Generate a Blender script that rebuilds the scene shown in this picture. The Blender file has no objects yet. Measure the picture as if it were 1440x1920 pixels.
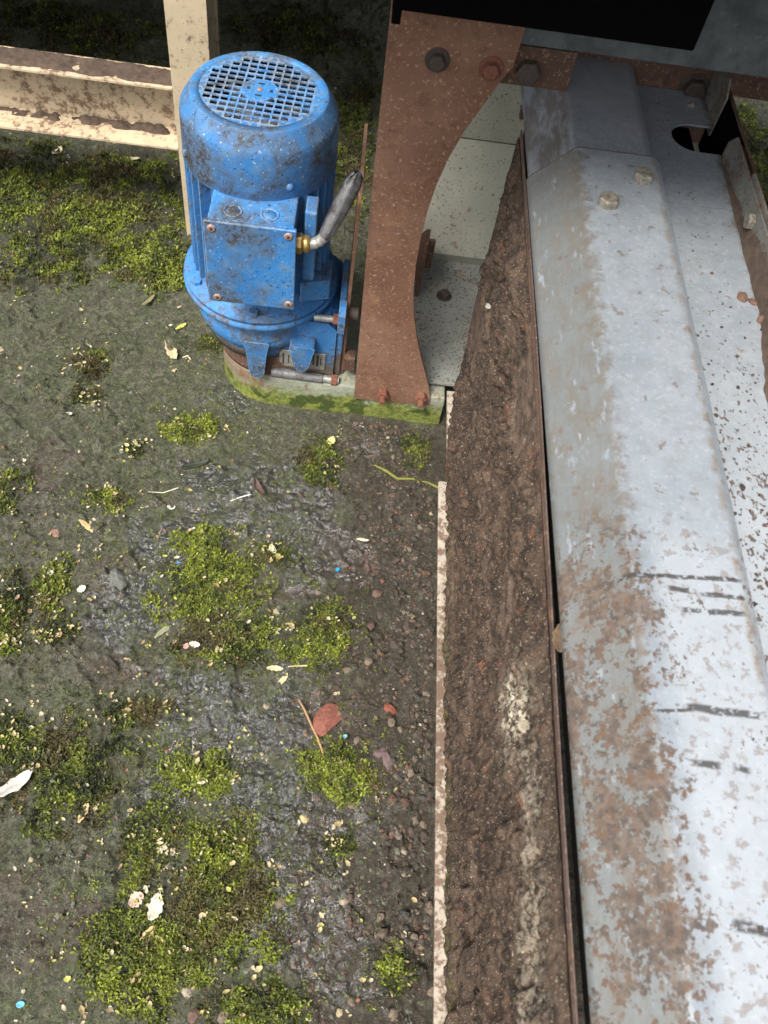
import bpy, bmesh, math, random
import numpy as np
from mathutils import Vector, Matrix
random.seed(7); RNG = np.random.default_rng(7)
S = bpy.context.scene
COL = S.collection
R = math.radians

# ------------------------------------------------------------------ camera
H = 1.30; FPX = 1600.0
_Y = np.array([124, -2495, FPX]); _Y /= np.linalg.norm(_Y)
_D = np.array([-215, 1015, FPX]); _D -= _Y*_D.dot(_Y); _D /= np.linalg.norm(_D)
_Z = -_D; _X = np.cross(_Y, _Z)
cam_d = bpy.data.cameras.new('camera'); cam = bpy.data.objects.new('camera', cam_d); COL.objects.link(cam)
cam_d.sensor_fit = 'VERTICAL'; cam_d.sensor_height = 36; cam_d.sensor_width = 27
cam_d.lens = 36*FPX/1920
cam_d.clip_start = .02; cam_d.clip_end = 500
rt = Vector((_X[0], _Y[0], _Z[0])); up = -Vector((_X[1], _Y[1], _Z[1])); bk = -Vector((_X[2], _Y[2], _Z[2]))
M4 = Matrix((rt, up, bk)).transposed().to_4x4(); M4.translation = (0, 0, H)
cam.matrix_world = M4
cam_d.dof.use_dof = True; cam_d.dof.focus_distance = 1.42; cam_d.dof.aperture_fstop = 11
S.camera = cam
S.render.resolution_x = 768; S.render.resolution_y = 1024

def _ray(u, v):
    d = np.array([u-720, v-960, FPX]); return np.array([d.dot(_X), d.dot(_Y), d.dot(_Z)])
def atz(u, v, z=0.0):
    r = _ray(u, v); return np.array([0, 0, H]) + r*((z-H)/r[2])
def aty(u, v, y):
    r = _ray(u, v); return np.array([0, 0, H]) + r*(y/r[1])

# ------------------------------------------------------------------ light
SUN_AZ = R(-142); SUN_EL = R(57)          # azimuth from +Y towards +X
W = bpy.data.worlds.new('World'); S.world = W; W.use_nodes = True
wn = W.node_tree.nodes; wl = W.node_tree.links
sky = wn.new('ShaderNodeTexSky'); sky.sky_type = 'NISHITA'; sky.sun_disc = False
sky.sun_elevation = SUN_EL; sky.sun_rotation = SUN_AZ % (2*math.pi); sky.dust_density = 4; sky.air_density = 1; sky.ozone_density = 1
hs = wn.new('ShaderNodeHueSaturation'); hs.inputs['Saturation'].default_value = .3
wl.new(sky.outputs[0], hs.inputs['Color']); wl.new(hs.outputs[0], wn['Background'].inputs[0])
wn['Background'].inputs[1].default_value = .095
sl = bpy.data.lights.new('sun', 'SUN'); sl.energy = 2.0; sl.angle = R(22); sl.color = (1, .95, .87)
so = bpy.data.objects.new('sun', sl); COL.objects.link(so)
sd = Vector((math.sin(SUN_AZ)*math.cos(SUN_EL), math.cos(SUN_AZ)*math.cos(SUN_EL), math.sin(SUN_EL)))
so.rotation_euler = (-sd).to_track_quat('-Z', 'Y').to_euler(); so.location = sd*8
S.view_settings.view_transform = 'Standard'; S.view_settings.look = 'None'
S.view_settings.exposure = 1.4; S.view_settings.gamma = 1

# ------------------------------------------------------------------ numpy noise
def vnoise(x, y, seed=0):
    x = np.asarray(x, float); y = np.asarray(y, float)
    xi = np.floor(x).astype(np.int64); yi = np.floor(y).astype(np.int64)
    fx = x-xi; fy = y-yi; fx = fx*fx*(3-2*fx); fy = fy*fy*(3-2*fy)
    def h(a, b):
        n = (a*374761393 + b*668265263 + seed*974634777) & 0x7fffffff
        n = ((n ^ (n >> 13))*1274126177) & 0x7fffffff
        return ((n ^ (n >> 16)) & 0xffff)/65535.0
    return (h(xi, yi)*(1-fx)+h(xi+1, yi)*fx)*(1-fy)+(h(xi, yi+1)*(1-fx)+h(xi+1, yi+1)*fx)*fy
def fbm(x, y, sc, oc=4, seed=0, g=.5):
    s = 0; a = 1; t = 0
    for i in range(oc):
        ca, sa = math.cos(.7*i), math.sin(.7*i)
        s = s + a*vnoise((x*ca-y*sa)*sc, (x*sa+y*ca)*sc, seed+i*17); t += a; a *= g; sc *= 2.03
    return s/t
def sst(a, b, x):
    t = np.clip((x-a)/(b-a), 0, 1); return t*t*(3-2*t)

# ------------------------------------------------------------------ shader helper
class Sh:
    def __init__(s, name, rough=.7, metal=0., spec=.5):
        s.m = bpy.data.materials.new(name); s.m.use_nodes = True
        s.t = s.m.node_tree; s.b = s.t.nodes['Principled BSDF']
        s.b.inputs['Roughness'].default_value = rough; s.b.inputs['Metallic'].default_value = metal
        s.b.inputs['Specular IOR Level'].default_value = spec
        s.pos = s.t.nodes.new('ShaderNodeNewGeometry').outputs['Position']
    def node(s, ty, **kw):
        n = s.t.nodes.new(ty)
        for k, v in kw.items(): setattr(n, k, v)
        return n
    def put(s, sock, v):
        if hasattr(v, 'is_linked'): s.t.links.new(v, sock)
        elif isinstance(v, (tuple, list)): sock.default_value = tuple(v) if len(v) != 3 or sock.type != 'RGBA' else (*v, 1)
        else: sock.default_value = v
    def scaled(s, v3, vec=None):
        n = s.node('ShaderNodeMapping'); n.inputs['Scale'].default_value = v3; s.put(n.inputs[0], vec or s.pos); return n.outputs[0]
    def noise(s, sc, det=5, ro=.6, vec=None, dist=0., off=0):
        n = s.node('ShaderNodeTexNoise')
        v = vec or s.pos
        if off:
            a = s.node('ShaderNodeVectorMath', operation='ADD'); s.put(a.inputs[0], v); a.inputs[1].default_value = (off, off*1.7, -off); v = a.outputs[0]
        s.put(n.inputs['Vector'], v); n.inputs['Scale'].default_value = sc; n.inputs['Detail'].default_value = det
        n.inputs['Roughness'].default_value = ro; n.inputs['Distortion'].default_value = dist
        return n.outputs['Fac']
    def vor(s, sc, feature='F1', vec=None, out='Distance', rnd=1.):
        n = s.node('ShaderNodeTexVoronoi', feature=feature); s.put(n.inputs['Vector'], vec or s.pos)
        n.inputs['Scale'].default_value = sc; n.inputs['Randomness'].default_value = rnd; return n.outputs[out]
    def step(s, f, a, b, lo=0., hi=1.):
        n = s.node('ShaderNodeMapRange', interpolation_type='SMOOTHSTEP'); s.put(n.inputs[0], f)
        if a > b: a, b, lo, hi = b, a, hi, lo
        n.inputs[1].default_value = a; n.inputs[2].default_value = b; n.inputs[3].default_value = lo; n.inputs[4].default_value = hi
        return n.outputs[0]
    def math(s, op, a, b=0.):
        n = s.node('ShaderNodeMath', operation=op); s.put(n.inputs[0], a); s.put(n.inputs[1], b); return n.outputs[0]
    def mul(s, *a):
        r = a[0]
        for x in a[1:]: r = s.math('MULTIPLY', r, x)
        return r
    def add(s, *a):
        r = a[0]
        for x in a[1:]: r = s.math('ADD', r, x)
        return r
    def mix(s, f, a, b):
        n = s.node('ShaderNodeMix', data_type='RGBA'); s.put(n.inputs[0], f); s.put(n.inputs[6], a); s.put(n.inputs[7], b); return n.outputs[2]
    def fmix(s, f, a, b):
        n = s.node('ShaderNodeMix', data_type='FLOAT'); s.put(n.inputs[0], f); s.put(n.inputs[2], a); s.put(n.inputs[3], b); return n.outputs[0]
    def sep(s, v=None):
        n = s.node('ShaderNodeSeparateXYZ'); s.put(n.inputs[0], v or s.pos); return n.outputs
    def attr(s, name):
        n = s.node('ShaderNodeAttribute', attribute_name=name); return n
    def edge(s, rad):
        b = s.node('ShaderNodeBevel', samples=3); b.inputs['Radius'].default_value = rad
        g = s.node('ShaderNodeNewGeometry'); d = s.node('ShaderNodeVectorMath', operation='DOT_PRODUCT')
        s.put(d.inputs[0], b.outputs[0]); s.put(d.inputs[1], g.outputs['Normal'])
        return s.step(d.outputs['Value'], .985, .9)
    def fin(s, col, rough=None, bump=None, bs=.5, bd=.002, metal=None, spec=None):
        s.put(s.b.inputs['Base Color'], col)
        if rough is not None: s.put(s.b.inputs['Roughness'], rough)
        if metal is not None: s.put(s.b.inputs['Metallic'], metal)
        if spec is not None: s.put(s.b.inputs['Specular IOR Level'], spec)
        if bump is not None:
            n = s.node('ShaderNodeBump'); n.inputs['Strength'].default_value = bs; n.inputs['Distance'].default_value = bd
            s.put(n.inputs['Height'], bump); s.t.links.new(n.outputs[0], s.b.inputs['Normal'])
        return s.m

# ------------------------------------------------------------------ materials
def mat_blue():
    s = Sh('blue_paint', .42, 0, .45); x, y, z = s.sep()
    big = s.noise(7, 4, .6); mid = s.noise(45, 5, .65, off=3); fine = s.noise(260, 4, .7, off=9)
    c = s.mix(s.step(big, .3, .7), (.022, .142, .38), (.046, .215, .50))
    c = s.mix(s.mul(s.step(mid, .46, .68), .6), c, (.12, .21, .31))              # chalky bloom
    # grime clinging to the lower left of the cowl and in blotches elsewhere
    side = s.mul(s.step(x, -.09, -.2), s.step(z, .475, .485), s.step(z, .565, .535))
    g0 = s.add(s.noise(12, 5, .65, off=2), s.mul(side, .12))
    film = s.mul(s.step(g0, .40, .60), .7)
    c = s.mix(film, c, (.070, .092, .115))
    grime = s.mul(s.step(g0, .50, .64), s.step(s.add(s.noise(170, 5, .75, off=9), s.mul(mid, .45)), .70, .77))
    c = s.mix(s.mul(grime, .95), c, (.04, .03, .022))
    c = s.mix(s.mul(s.step(s.noise(200, 3, .65, off=5), .61, .66), .9), c, (.03, .026, .022))
    c = s.mix(s.mul(s.step(s.noise(240, 3, .6, off=15), .64, .69), .7), c, (.45, .46, .43))
    c = s.mix(s.mul(s.step(s.noise(40, 5, .75, off=21), .655, .70), .85), c, (.10, .05, .03))
    e = s.mul(s.edge(.003), s.step(s.noise(120, 3, .6, off=4), .35, .6))
    c = s.mix(s.mul(e, .7), c, (.36, .41, .45))
    r = s.fmix(s.math('MAXIMUM', grime, film), s.fmix(s.step(big, .3, .7), .36, .5), .9)
    return s.fin(c, r, s.add(s.mul(fine, .4), s.mul(grime, .8), mid), .35, .0015)
def mat_blue_dirty():
    s = Sh('blue_paint_caked', .7); x, y, z = s.sep()
    n1 = s.noise(14, 5, .65); n2 = s.noise(90, 5, .7, off=4); n3 = s.noise(300, 3, .6, off=8)
    c = s.mix(s.step(n1, .35, .6), (.03, .16, .40), (.06, .21, .46))
    m = s.step(s.add(s.mul(n1, .8), s.mul(n2, .5), s.step(z, .17, .09, 0., .24)), .62, .82)
    c = s.mix(m, c, (.10, .078, .055))
    c = s.mix(s.mul(s.step(n2, .6, .7), .8), c, (.035, .028, .022))
    c = s.mix(s.mul(s.step(n3, .67, .71), .9), c, (.42, .38, .30))
    c = s.mix(s.mul(s.edge(.003), .5, s.step(n2, .4, .6)), c, (.35, .40, .42))
    return s.fin(c, .75, s.add(n2, s.mul(m, .6)), .6, .003)
def mat_rust(name, a, b, spk=.7, dark=0.):
    s = Sh(name, .85, 0, .3)
    n1 = s.noise(9, 5, .6); n2 = s.noise(70, 6, .7, off=3); n3 = s.noise(330, 4, .65, off=6)
    c = s.mix(s.step(n1, .3, .7), a, b)
    c = s.mix(s.mul(s.step(n2, .5, .75), .6), c, tuple(v*.45 for v in a))
    c = s.mix(s.mul(s.step(s.noise(30, 4, .6, off=12), .56, .72), .45), c, (.30, .17, .10))
    c = s.mix(s.mul(s.step(s.noise(170, 4, .65, off=41), .585, .65), spk), c, (.36, .25, .17))
    c = s.mix(s.mul(s.step(s.noise(500, 2, .5, off=2), .69, .72), spk), c, (.6, .52, .42))
    c = s.mix(s.mul(s.step(s.noise(230, 3, .6, off=32), .66, .71), .7), c, (.03, .02, .016))
    return s.fin(c, .88, s.add(n2, s.mul(n3, .7)), .7, .002)
def mat_cream(name, base, rustamt=.5, specks=.63, lo=None):
    s = Sh(name, .55, 0, .4); x, y, z = s.sep()
    n1 = s.noise(6, 4, .6); n2 = s.noise(60, 6, .7, off=5); n3 = s.noise(210, 4, .7, off=1)
    c = s.mix(s.step(n1, .3, .7), base, tuple(v*.78 for v in base))
    c = s.mix(s.mul(s.step(s.noise(25, 5, .7, off=8), .5, .7), .35), c, (.33, .29, .20))
    m = s.step(s.add(s.mul(n2, .6), s.mul(n1, .3), s.mul(n3, .25)), .68-.1*rustamt, .78-.1*rustamt)
    c = s.mix(s.mul(m, .85), c, (.11, .06, .036))
    c = s.mix(s.step(n3, specks, specks+.05), c, (.035, .028, .02))
    c = s.mix(s.mul(s.edge(.003), s.step(n2, .45, .6), .8), c, (.2, .10, .055))
    return s.fin(c, .6, s.add(n2, s.mul(m, -.5)), .3, .0015)
def mat_galv(kind):
    s = Sh('galvanised_'+kind, .42, .35, .5); x, y, z = s.sep()
    st = s.scaled((1, .35, 1)); 
    n1 = s.noise(8, 4, .6); n2 = s.noise(48, 6, .68, off=3); n3 = s.noise(190, 5, .65, off=6); n4 = s.noise(600, 2, .6, off=9)
    sp = s.vor(60, out='Color'); spr = s.node('ShaderNodeRGBToBW'); s.put(spr.inputs[0], sp)
    c = s.mix(s.step(n1, .3, .7), (.215, .248, .282), (.275, .305, .338))
    c = s.mix(s.mul(spr.outputs[0], .25), c, (.44, .47, .50))
    c = s.mix(s.mul(s.step(n2, .42, .68), .45), c, (.20, .215, .215))
    c = s.mix(s.mul(s.step(n3, .52, .68), .4), c, (.42, .45, .47))
    if kind == 'cover':
        # scratches raked across the sloping face, with a brown film
        xw = s.add(x, s.mul(s.math('SUBTRACT', s.noise(30, 5, .65, off=19), .5), .035))
        slope = s.step(x, .272, .262); slopew = s.step(xw, .285, .262)
        rk = s.noise(16, 6, .72, vec=s.scaled((4, 1.2, -3.5)), off=2)
        near = s.step(s.add(y, s.mul(s.math('SUBTRACT', n1, .5), .12)), .44, .36)
        f = s.mul(slope, s.step(s.add(s.mul(rk, .9), s.mul(n2, .3)), .50, .72))
        c = s.mix(s.mul(slope, .68), c, (.135, .142, .130))
        c = s.mix(s.mul(f, .6), c, (.125, .106, .086))
        c = s.mix(s.mul(slope, s.step(s.noise(26, 5, .7, vec=s.scaled((3, 1, -3)), off=23), .58, .66), .7), c, (.29, .33, .37))
        edge_line = s.mul(s.step(s.math('ABSOLUTE', s.math('SUBTRACT', xw, .2675)), .014, .002), s.step(n2, .40, .58))
        c = s.mix(s.mul(edge_line, .6), c, (.14, .112, .088))
        pn = s.add(s.mul(s.noise(30, 6, .72, vec=s.scaled((1, .75, 1)), off=11), .74), s.mul(n3, .33), s.mul(s.math('SUBTRACT', slopew, .5), .085))
        pt = s.mul(s.step(pn, .562, .598), near)
        c = s.mix(s.mul(pt, .93), c, s.mix(s.step(s.noise(120, 4, .7, off=44), .35, .65), (.048, .036, .029), (.122, .090, .070)))
        c = s.mix(s.mul(near, s.step(s.add(s.noise(110, 5, .65, off=5), s.mul(n2, .15)), .63, .68), .9), c, (.11, .066, .043))
        c = s.mix(s.mul(near, slope), c, c) if False else s.mix(s.mul(s.step(s.noise(75, 5, .68, off=25), .60, .65), .65), c, (.15, .105, .075))
        c = s.mix(s.mul(near, s.math('SUBTRACT', 1., slope), s.step(pn, .60, .56), s.step(x, .278, .30), .35), c, (.50, .53, .56))  # overexposed brightness of the near top painted in as whiter metal
        fl = s.mul(s.step(s.math('ABSOLUTE', s.math('SUBTRACT', x, .3625)), .006, .001), s.step(n2, .4, .62), .6)
        c = s.mix(fl, c, (.22, .17, .12))
        # black tar strokes across the top
        for (u0, v0, u1, v1, w) in ((1150, 1080, 1385, 1092, .0028), (1250, 1108, 1300, 1114, .0034), (1275, 1146, 1392, 1156, .0032), (1310, 1118, 1395, 1126, .003), (1285, 1330, 1420, 1346, .0042), (1225, 1335, 1290, 1336, .0018), (1296, 1434, 1345, 1440, .0035), (1372, 1440, 1400, 1448, .004), (1370, 1735, 1440, 1750, .005)):
            p, q = atz(u0, v0, .684), atz(u1, v1, .684)
            sl_ = (q[1]-p[1])/(q[0]-p[0])
            d = s.math('ABSOLUTE', s.math('SUBTRACT', s.math('SUBTRACT', y, s.mul(s.math('SUBTRACT', x, p[0]), sl_)), s.add(p[1], s.mul(s.math('SUBTRACT', n2, .5), .006))))
            a = s.mul(s.step(d, w*1.05, w*.45), s.step(x, p[0]-.003, p[0]+.003), s.step(x, q[0]+.003, q[0]-.003), s.step(s.add(n3, s.mul(n2, .5)), .62, .74), s.step(z, .676, .68))
            c = s.mix(s.mul(a, .85), c, (.035, .028, .024))
        met = s.fmix(s.math('MAXIMUM', pt, s.mul(f, .6)), .3, 0.); rg = s.fmix(pt, s.add(.36, s.mul(n2, .2)), .85)
        bmp = s.add(s.mul(n2, .5), s.mul(pt, .5), s.mul(n3, .3))
    elif kind == 'upper':
        slope = s.step(x, .272, .262)
        rk = s.noise(14, 6, .7, vec=s.scaled((4, 1.2, -3.5)), off=2)
        c = s.mix(s.mul(s.step(n1, .35, .7), .4), c, (.25, .225, .25))
        c = s.mix(s.mul(slope, s.step(rk, .4, .6), .8), c, (.12, .098, .082))
        c = s.mix(s.mul(s.step(s.noise(70, 4, .65, off=25), .64, .68), .7), c, (.24, .14, .10))
        met = .25; rg = .5; bmp = n2
    else:
        nearf = s.step(y, .8, .35)
        dn = s.noise(210, 4, .62, vec=s.scaled((1, .7, 1)), off=4)
        thr = s.add(dn, s.mul(nearf, .125), s.mul(s.step(x, .42, .40), 0.0), s.mul(s.math('SUBTRACT', s.noise(18, 3, .6, off=14), .5), .22))
        blk = s.step(thr, .655, .685)
        c = s.mix(s.mul(nearf, .4), c, (.5, .53, .56))  # glare on the near deck painted in as a paler colour
        c = s.mix(s.mul(blk, .94), c, s.mix(n3, (.045, .032, .026), (.09, .06, .045)))
        c = s.mix(s.mul(s.step(s.noise(85, 4, .65, off=33), .66, .70), .8), c, (.22, .12, .075))
        c = s.mix(s.mul(s.step(s.add(x, s.mul(s.math('SUBTRACT', n2, .5), .04)), .468, .482), .8), c, (.10, .07, .05))
        met = s.fmix(blk, .28, 0.); rg = s.fmix(blk, s.add(.34, s.mul(n2, .2)), .9); bmp = s.add(n2, s.mul(blk, .8))
    return s.fin(c, rg, bmp, .25, .0015, metal=met)
def mat_web():
    s = Sh('caked_brown_dirt', .9, 0, .25); x, y, z = s.sep(); a = s.attr('mask'); ac = s.sep(a.outputs['Vector'])
    sv = s.scaled((1, .55, 1)); 
    n1 = s.noise(12, 5, .62, vec=sv); n2 = s.noise(75, 6, .72, vec=sv, off=3); n3 = s.noise(300, 4, .7, off=6); n4 = s.noise(480, 2, .6, off=12)
    c = s.mix(s.step(n1, .3, .7), (.062, .041, .029), (.112, .076, .054))
    c = s.mix(s.mul(s.step(n2, .42, .60), .85), c, (.026, .019, .015))
    c = s.mix(s.mul(s.step(s.noise(36, 5, .7, vec=sv, off=9), .58, .66), .7), c, (.17, .075, .045))
    c = s.mix(s.mul(ac[0], s.step(n2, .7, .4), .8), c, (.15, .104, .078))               # smooth smeared clay
    c = s.mix(s.mul(s.step(n3, .59, .66), .75), c, (.25, .19, .14))
    c = s.mix(s.mul(s.step(n4, .65, .69), .9), c, (.38, .32, .25))
    c = s.mix(s.mul(ac[1], s.step(s.noise(150, 5, .7, off=30), .44, .56), .9), c, (.62, .56, .43))  # bird lime
    c = s.mix(s.mul(ac[2], s.step(s.noise(90, 5, .65, off=40), .44, .58), .75), c, (.12, .125, .02))   # algae
    return s.fin(c, .92, s.add(n2, s.mul(n3, .8)), 1., .004)
def mat_ground():
    s = Sh('wet_silt', .6, 0, .5); a = s.attr('mask'); ac = s.sep(a.outputs['Vector']); b = s.attr('mask2'); bc = s.sep(b.outputs['Vector'])
    wet, alg, soil = ac[0], ac[1], ac[2]; bare, mossy = bc[0], bc[1]
    n1 = s.noise(14, 5, .62); n2 = s.noise(70, 6, .7, off=3); n3 = s.noise(260, 5, .72, off=6); n4 = s.noise(520, 3, .6, off=12)
    ck = s.vor(75, 'DISTANCE_TO_EDGE', vec=None)
    f1 = s.noise(150, 6, .78, off=28); f2 = s.noise(85, 6, .75, off=61); f3 = s.noise(36, 6, .7, off=81)
    cell = s.node('ShaderNodeRGBToBW'); s.put(cell.inputs[0], s.vor(230, out='Color'))
    cell2 = s.node('ShaderNodeRGBToBW'); s.put(cell2.inputs[0], s.vor(110, out='Color'))
    c = s.mix(s.step(n1, .3, .7), (.185, .178, .128), (.30, .285, .215))
    c = s.mix(s.mul(alg, s.step(f3, .42, .56), .8), c, (.175, .212, .10))
    c = s.mix(s.mul(alg, s.step(f1, .47, .56), .6), c, (.29, .32, .16))
    c = s.mix(s.mul(wet, s.step(f3, .60, .46), .92), c, s.mix(s.step(f1, .42, .58), (.012, .012, .012), (.050, .050, .051)))
    c = s.mix(s.mul(soil, s.step(n2, .30, .52), .85), c, s.mix(s.step(f1, .40, .60), (.065, .046, .035), (.205, .145, .105)))
    c = s.mix(s.mul(bare, s.step(f3, .38, .54), .9), c, s.mix(s.step(f1, .40, .60), (.15, .12, .092), (.36, .29, .225)))
    c = s.mix(s.mul(mossy, .7), c, s.mix(s.step(f1, .42, .58), (.020, .022, .009), (.075, .078, .026)))
    c = s.mix(s.mul(s.step(f2, .495, .55), .5), c, (.068, .068, .052))                 # shade of pits painted into the colour, here and just below
    c = s.mix(s.mul(s.step(f1, .525, .565), .55), c, (.045, .045, .034))
    c = s.mix(s.mul(s.step(cell.outputs[0], .45, .75), .2), c, (.05, .05, .04))
    c = s.mix(s.mul(s.step(cell2.outputs[0], .66, .82), .22), c, (.30, .29, .235))
    c = s.mix(s.mul(s.step(n4, .61, .65), .85), c, (.42, .37, .26))
    c = s.mix(s.mul(s.step(s.noise(190, 3, .6, off=51), .67, .70), .7), c, (.20, .11, .075))
    rg = s.fmix(wet, s.add(.6, s.mul(n3, .3)), s.add(.20, s.mul(n3, .25)))
    h = s.add(n2, s.mul(f1, 1.1), s.mul(s.step(f2, .55, .48), .4), s.mul(s.step(f1, .56, .50), .25), s.mul(cell.outputs[0], -.22), s.mul(n4, .3))
    s.put(s.b.inputs['Coat Weight'], s.mul(wet, s.step(f3, .62, .48))); s.b.inputs['Coat Roughness'].default_value = .13; s.b.inputs['Coat IOR'].default_value = 1.75
    m = s.fin(c, rg, h, 1., .016, spec=s.fmix(wet, .35, .9))
    cb = s.node('ShaderNodeBump'); cb.inputs['Strength'].default_value = 1.; cb.inputs['Distance'].default_value = .010; s.put(cb.inputs['Height'], s.add(s.noise(95, 3, .5, off=91), s.mul(f3, .6))); s.t.links.new(cb.outputs[0], s.b.inputs['Coat Normal']); return m
def mat_vcol(name, rough=.7, var=.25, trans=0.):
    s = Sh(name, rough, 0, .35); a = s.attr('tint')
    n = s.noise(240, 3, .6)
    c = s.mix(s.mul(s.step(n, .35, .7), var*2), a.outputs['Color'], s.mix(.55, a.outputs['Color'], (0, 0, 0)))
    if trans: s.b.inputs['Subsurface Weight'].default_value = 0
    return s.fin(c, rough)
def mat_plain(name, col, rough=.6, metal=0., var=.5, sc=60, bs=.4, alt=None, spec=.45):
    s = Sh(name, rough, metal, spec)
    n1 = s.noise(sc, 5, .68); n2 = s.noise(sc*4, 4, .65, off=4)
    c = s.mix(s.mul(s.step(n1, .35, .7), var), col, alt or tuple(v*.45 for v in col))
    c = s.mix(s.mul(s.step(n2, .62, .68), var*.8), c, tuple(min(1, v*1.7) for v in col))
    return s.fin(c, rough, s.add(n1, s.mul(n2, .5)), bs, .0015)
def mat_plinth():
    s = Sh('weathered_casting', .8, 0, .3); x, y, z = s.sep()
    n1 = s.noise(18, 5, .65); n2 = s.noise(90, 6, .7, off=4); n3 = s.noise(300, 3, .6, off=9)
    c = s.mix(s.step(n1, .35, .65), (.20, .22, .17), (.30, .31, .24))
    left = s.step(s.add(x, s.mul(n1, .12)), -.02, -.13)
    c = s.mix(s.mul(left, .75), c, (.17, .105, .065))
    c = s.mix(s.mul(s.step(s.noise(28, 5, .7, vec=s.scaled((1, 1, .5)), off=7), .54, .66), .8), c, (.16, .075, .04))
    alg = s.step(s.add(z, s.mul(s.math('SUBTRACT', n1, .5), .09), s.mul(s.math('SUBTRACT', n2, .5), .03)), .058, .03)
    c = s.mix(s.mul(alg, .92), c, s.mix(s.step(n2, .35, .65), (.075, .10, .014), (.22, .25, .04)))
    c = s.mix(s.mul(alg, s.step(s.noise(22, 4, .6, off=31), .54, .6), .85), c, (.035, .055, .012))
    c = s.mix(s.mul(s.step(n3, .62, .68), .7), c, (.06, .045, .03))
    return s.fin(c, .85, s.add(n2, s.mul(n3, .5), s.mul(alg, .5)), .7, .003)

MAT = dict(
    blue=mat_blue(), blued=mat_blue_dirty(),
    rust=mat_rust('rust_plate', (.160, .080, .051), (.215, .120, .080)),
    rustp=mat_rust('rust_pinkish', (.085, .058, .048), (.12, .084, .072), .5),
    rustd=mat_rust('rust_dark', (.075, .042, .03), (.11, .062, .042), .4),
    rustr=mat_rust('rust_red', (.15, .055, .036), (.19, .08, .05), .3),
    cream=mat_cream('cream_paint', (.50, .41, .28), .7, .62), creamr=mat_cream('cream_paint_rusting', (.54, .43, .29), 1.15, .64),
    panel=mat_cream('panel_paint', (.27, .27, .215), .35, .60), shelf=mat_cream('shelf_paint', (.22, .225, .205), .8, .57),
    lip=mat_cream('lip_paint', (.44, .38, .31), 1.6, .62),
    galv=mat_galv('cover'), galvu=mat_galv('upper'), deck=mat_galv('deck'),
    web=mat_web(), ground=mat_ground(), plinth=mat_plinth(),
    vleaf=mat_vcol('plant_matter', .6, .2), vstone=mat_vcol('grit', .85, .45),
    beamg=mat_plain('galvanised_beam', (.10, .112, .115), .65, .1, .8, 30, spec=.3),
    black=mat_plain('black_rubber_and_shade', (.0025, .0025, .003), .95, 0, .3, spec=.03), dark=mat_plain('dark_steel', (.018, .017, .016), .8, 0, .4, spec=.2),  # the black also colours sheets standing in for shade around the slot
    bolt=mat_plain('zinc_bolt', (.26, .245, .205), .5, .3, .9, 170, .8, (.10, .07, .05)),
    boltd=mat_plain('dull_bolt', (.06, .045, .037), .7, .1, .6, 130),
    brass=mat_plain('brass', (.50, .34, .12), .35, .75, .4, 120), 
    tube=mat_plain('grey_conduit', (.17, .17, .175), .5, .2, 1., 60, .8, (.05, .045, .04)),
    braid=mat_plain('braid', (.36, .36, .34), .45, .4, .8, 160),
    fan=mat_plain('fan_plastic', (.16, .165, .17), .6, 0, .6, 70), inside=mat_plain('motor_inside', (.02, .02, .02), .9, 0, .2),
    soil=mat_plain('soil_crumb', (.085, .058, .042), .95, 0, .8, 90, 1.), plate=mat_plain('nameplate', (.33, .32, .28), .5, .3, .8, 160),
    ink=mat_plain('ink', (.03, .03, .03), .7, 0, .2), wire=mat_plain('black_wire', (.012, .014, .016), .4, 0, .2),
    screw=mat_plain('rusty_screw', (.34, .22, .17), .6, .2, .7, 200),
)

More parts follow.
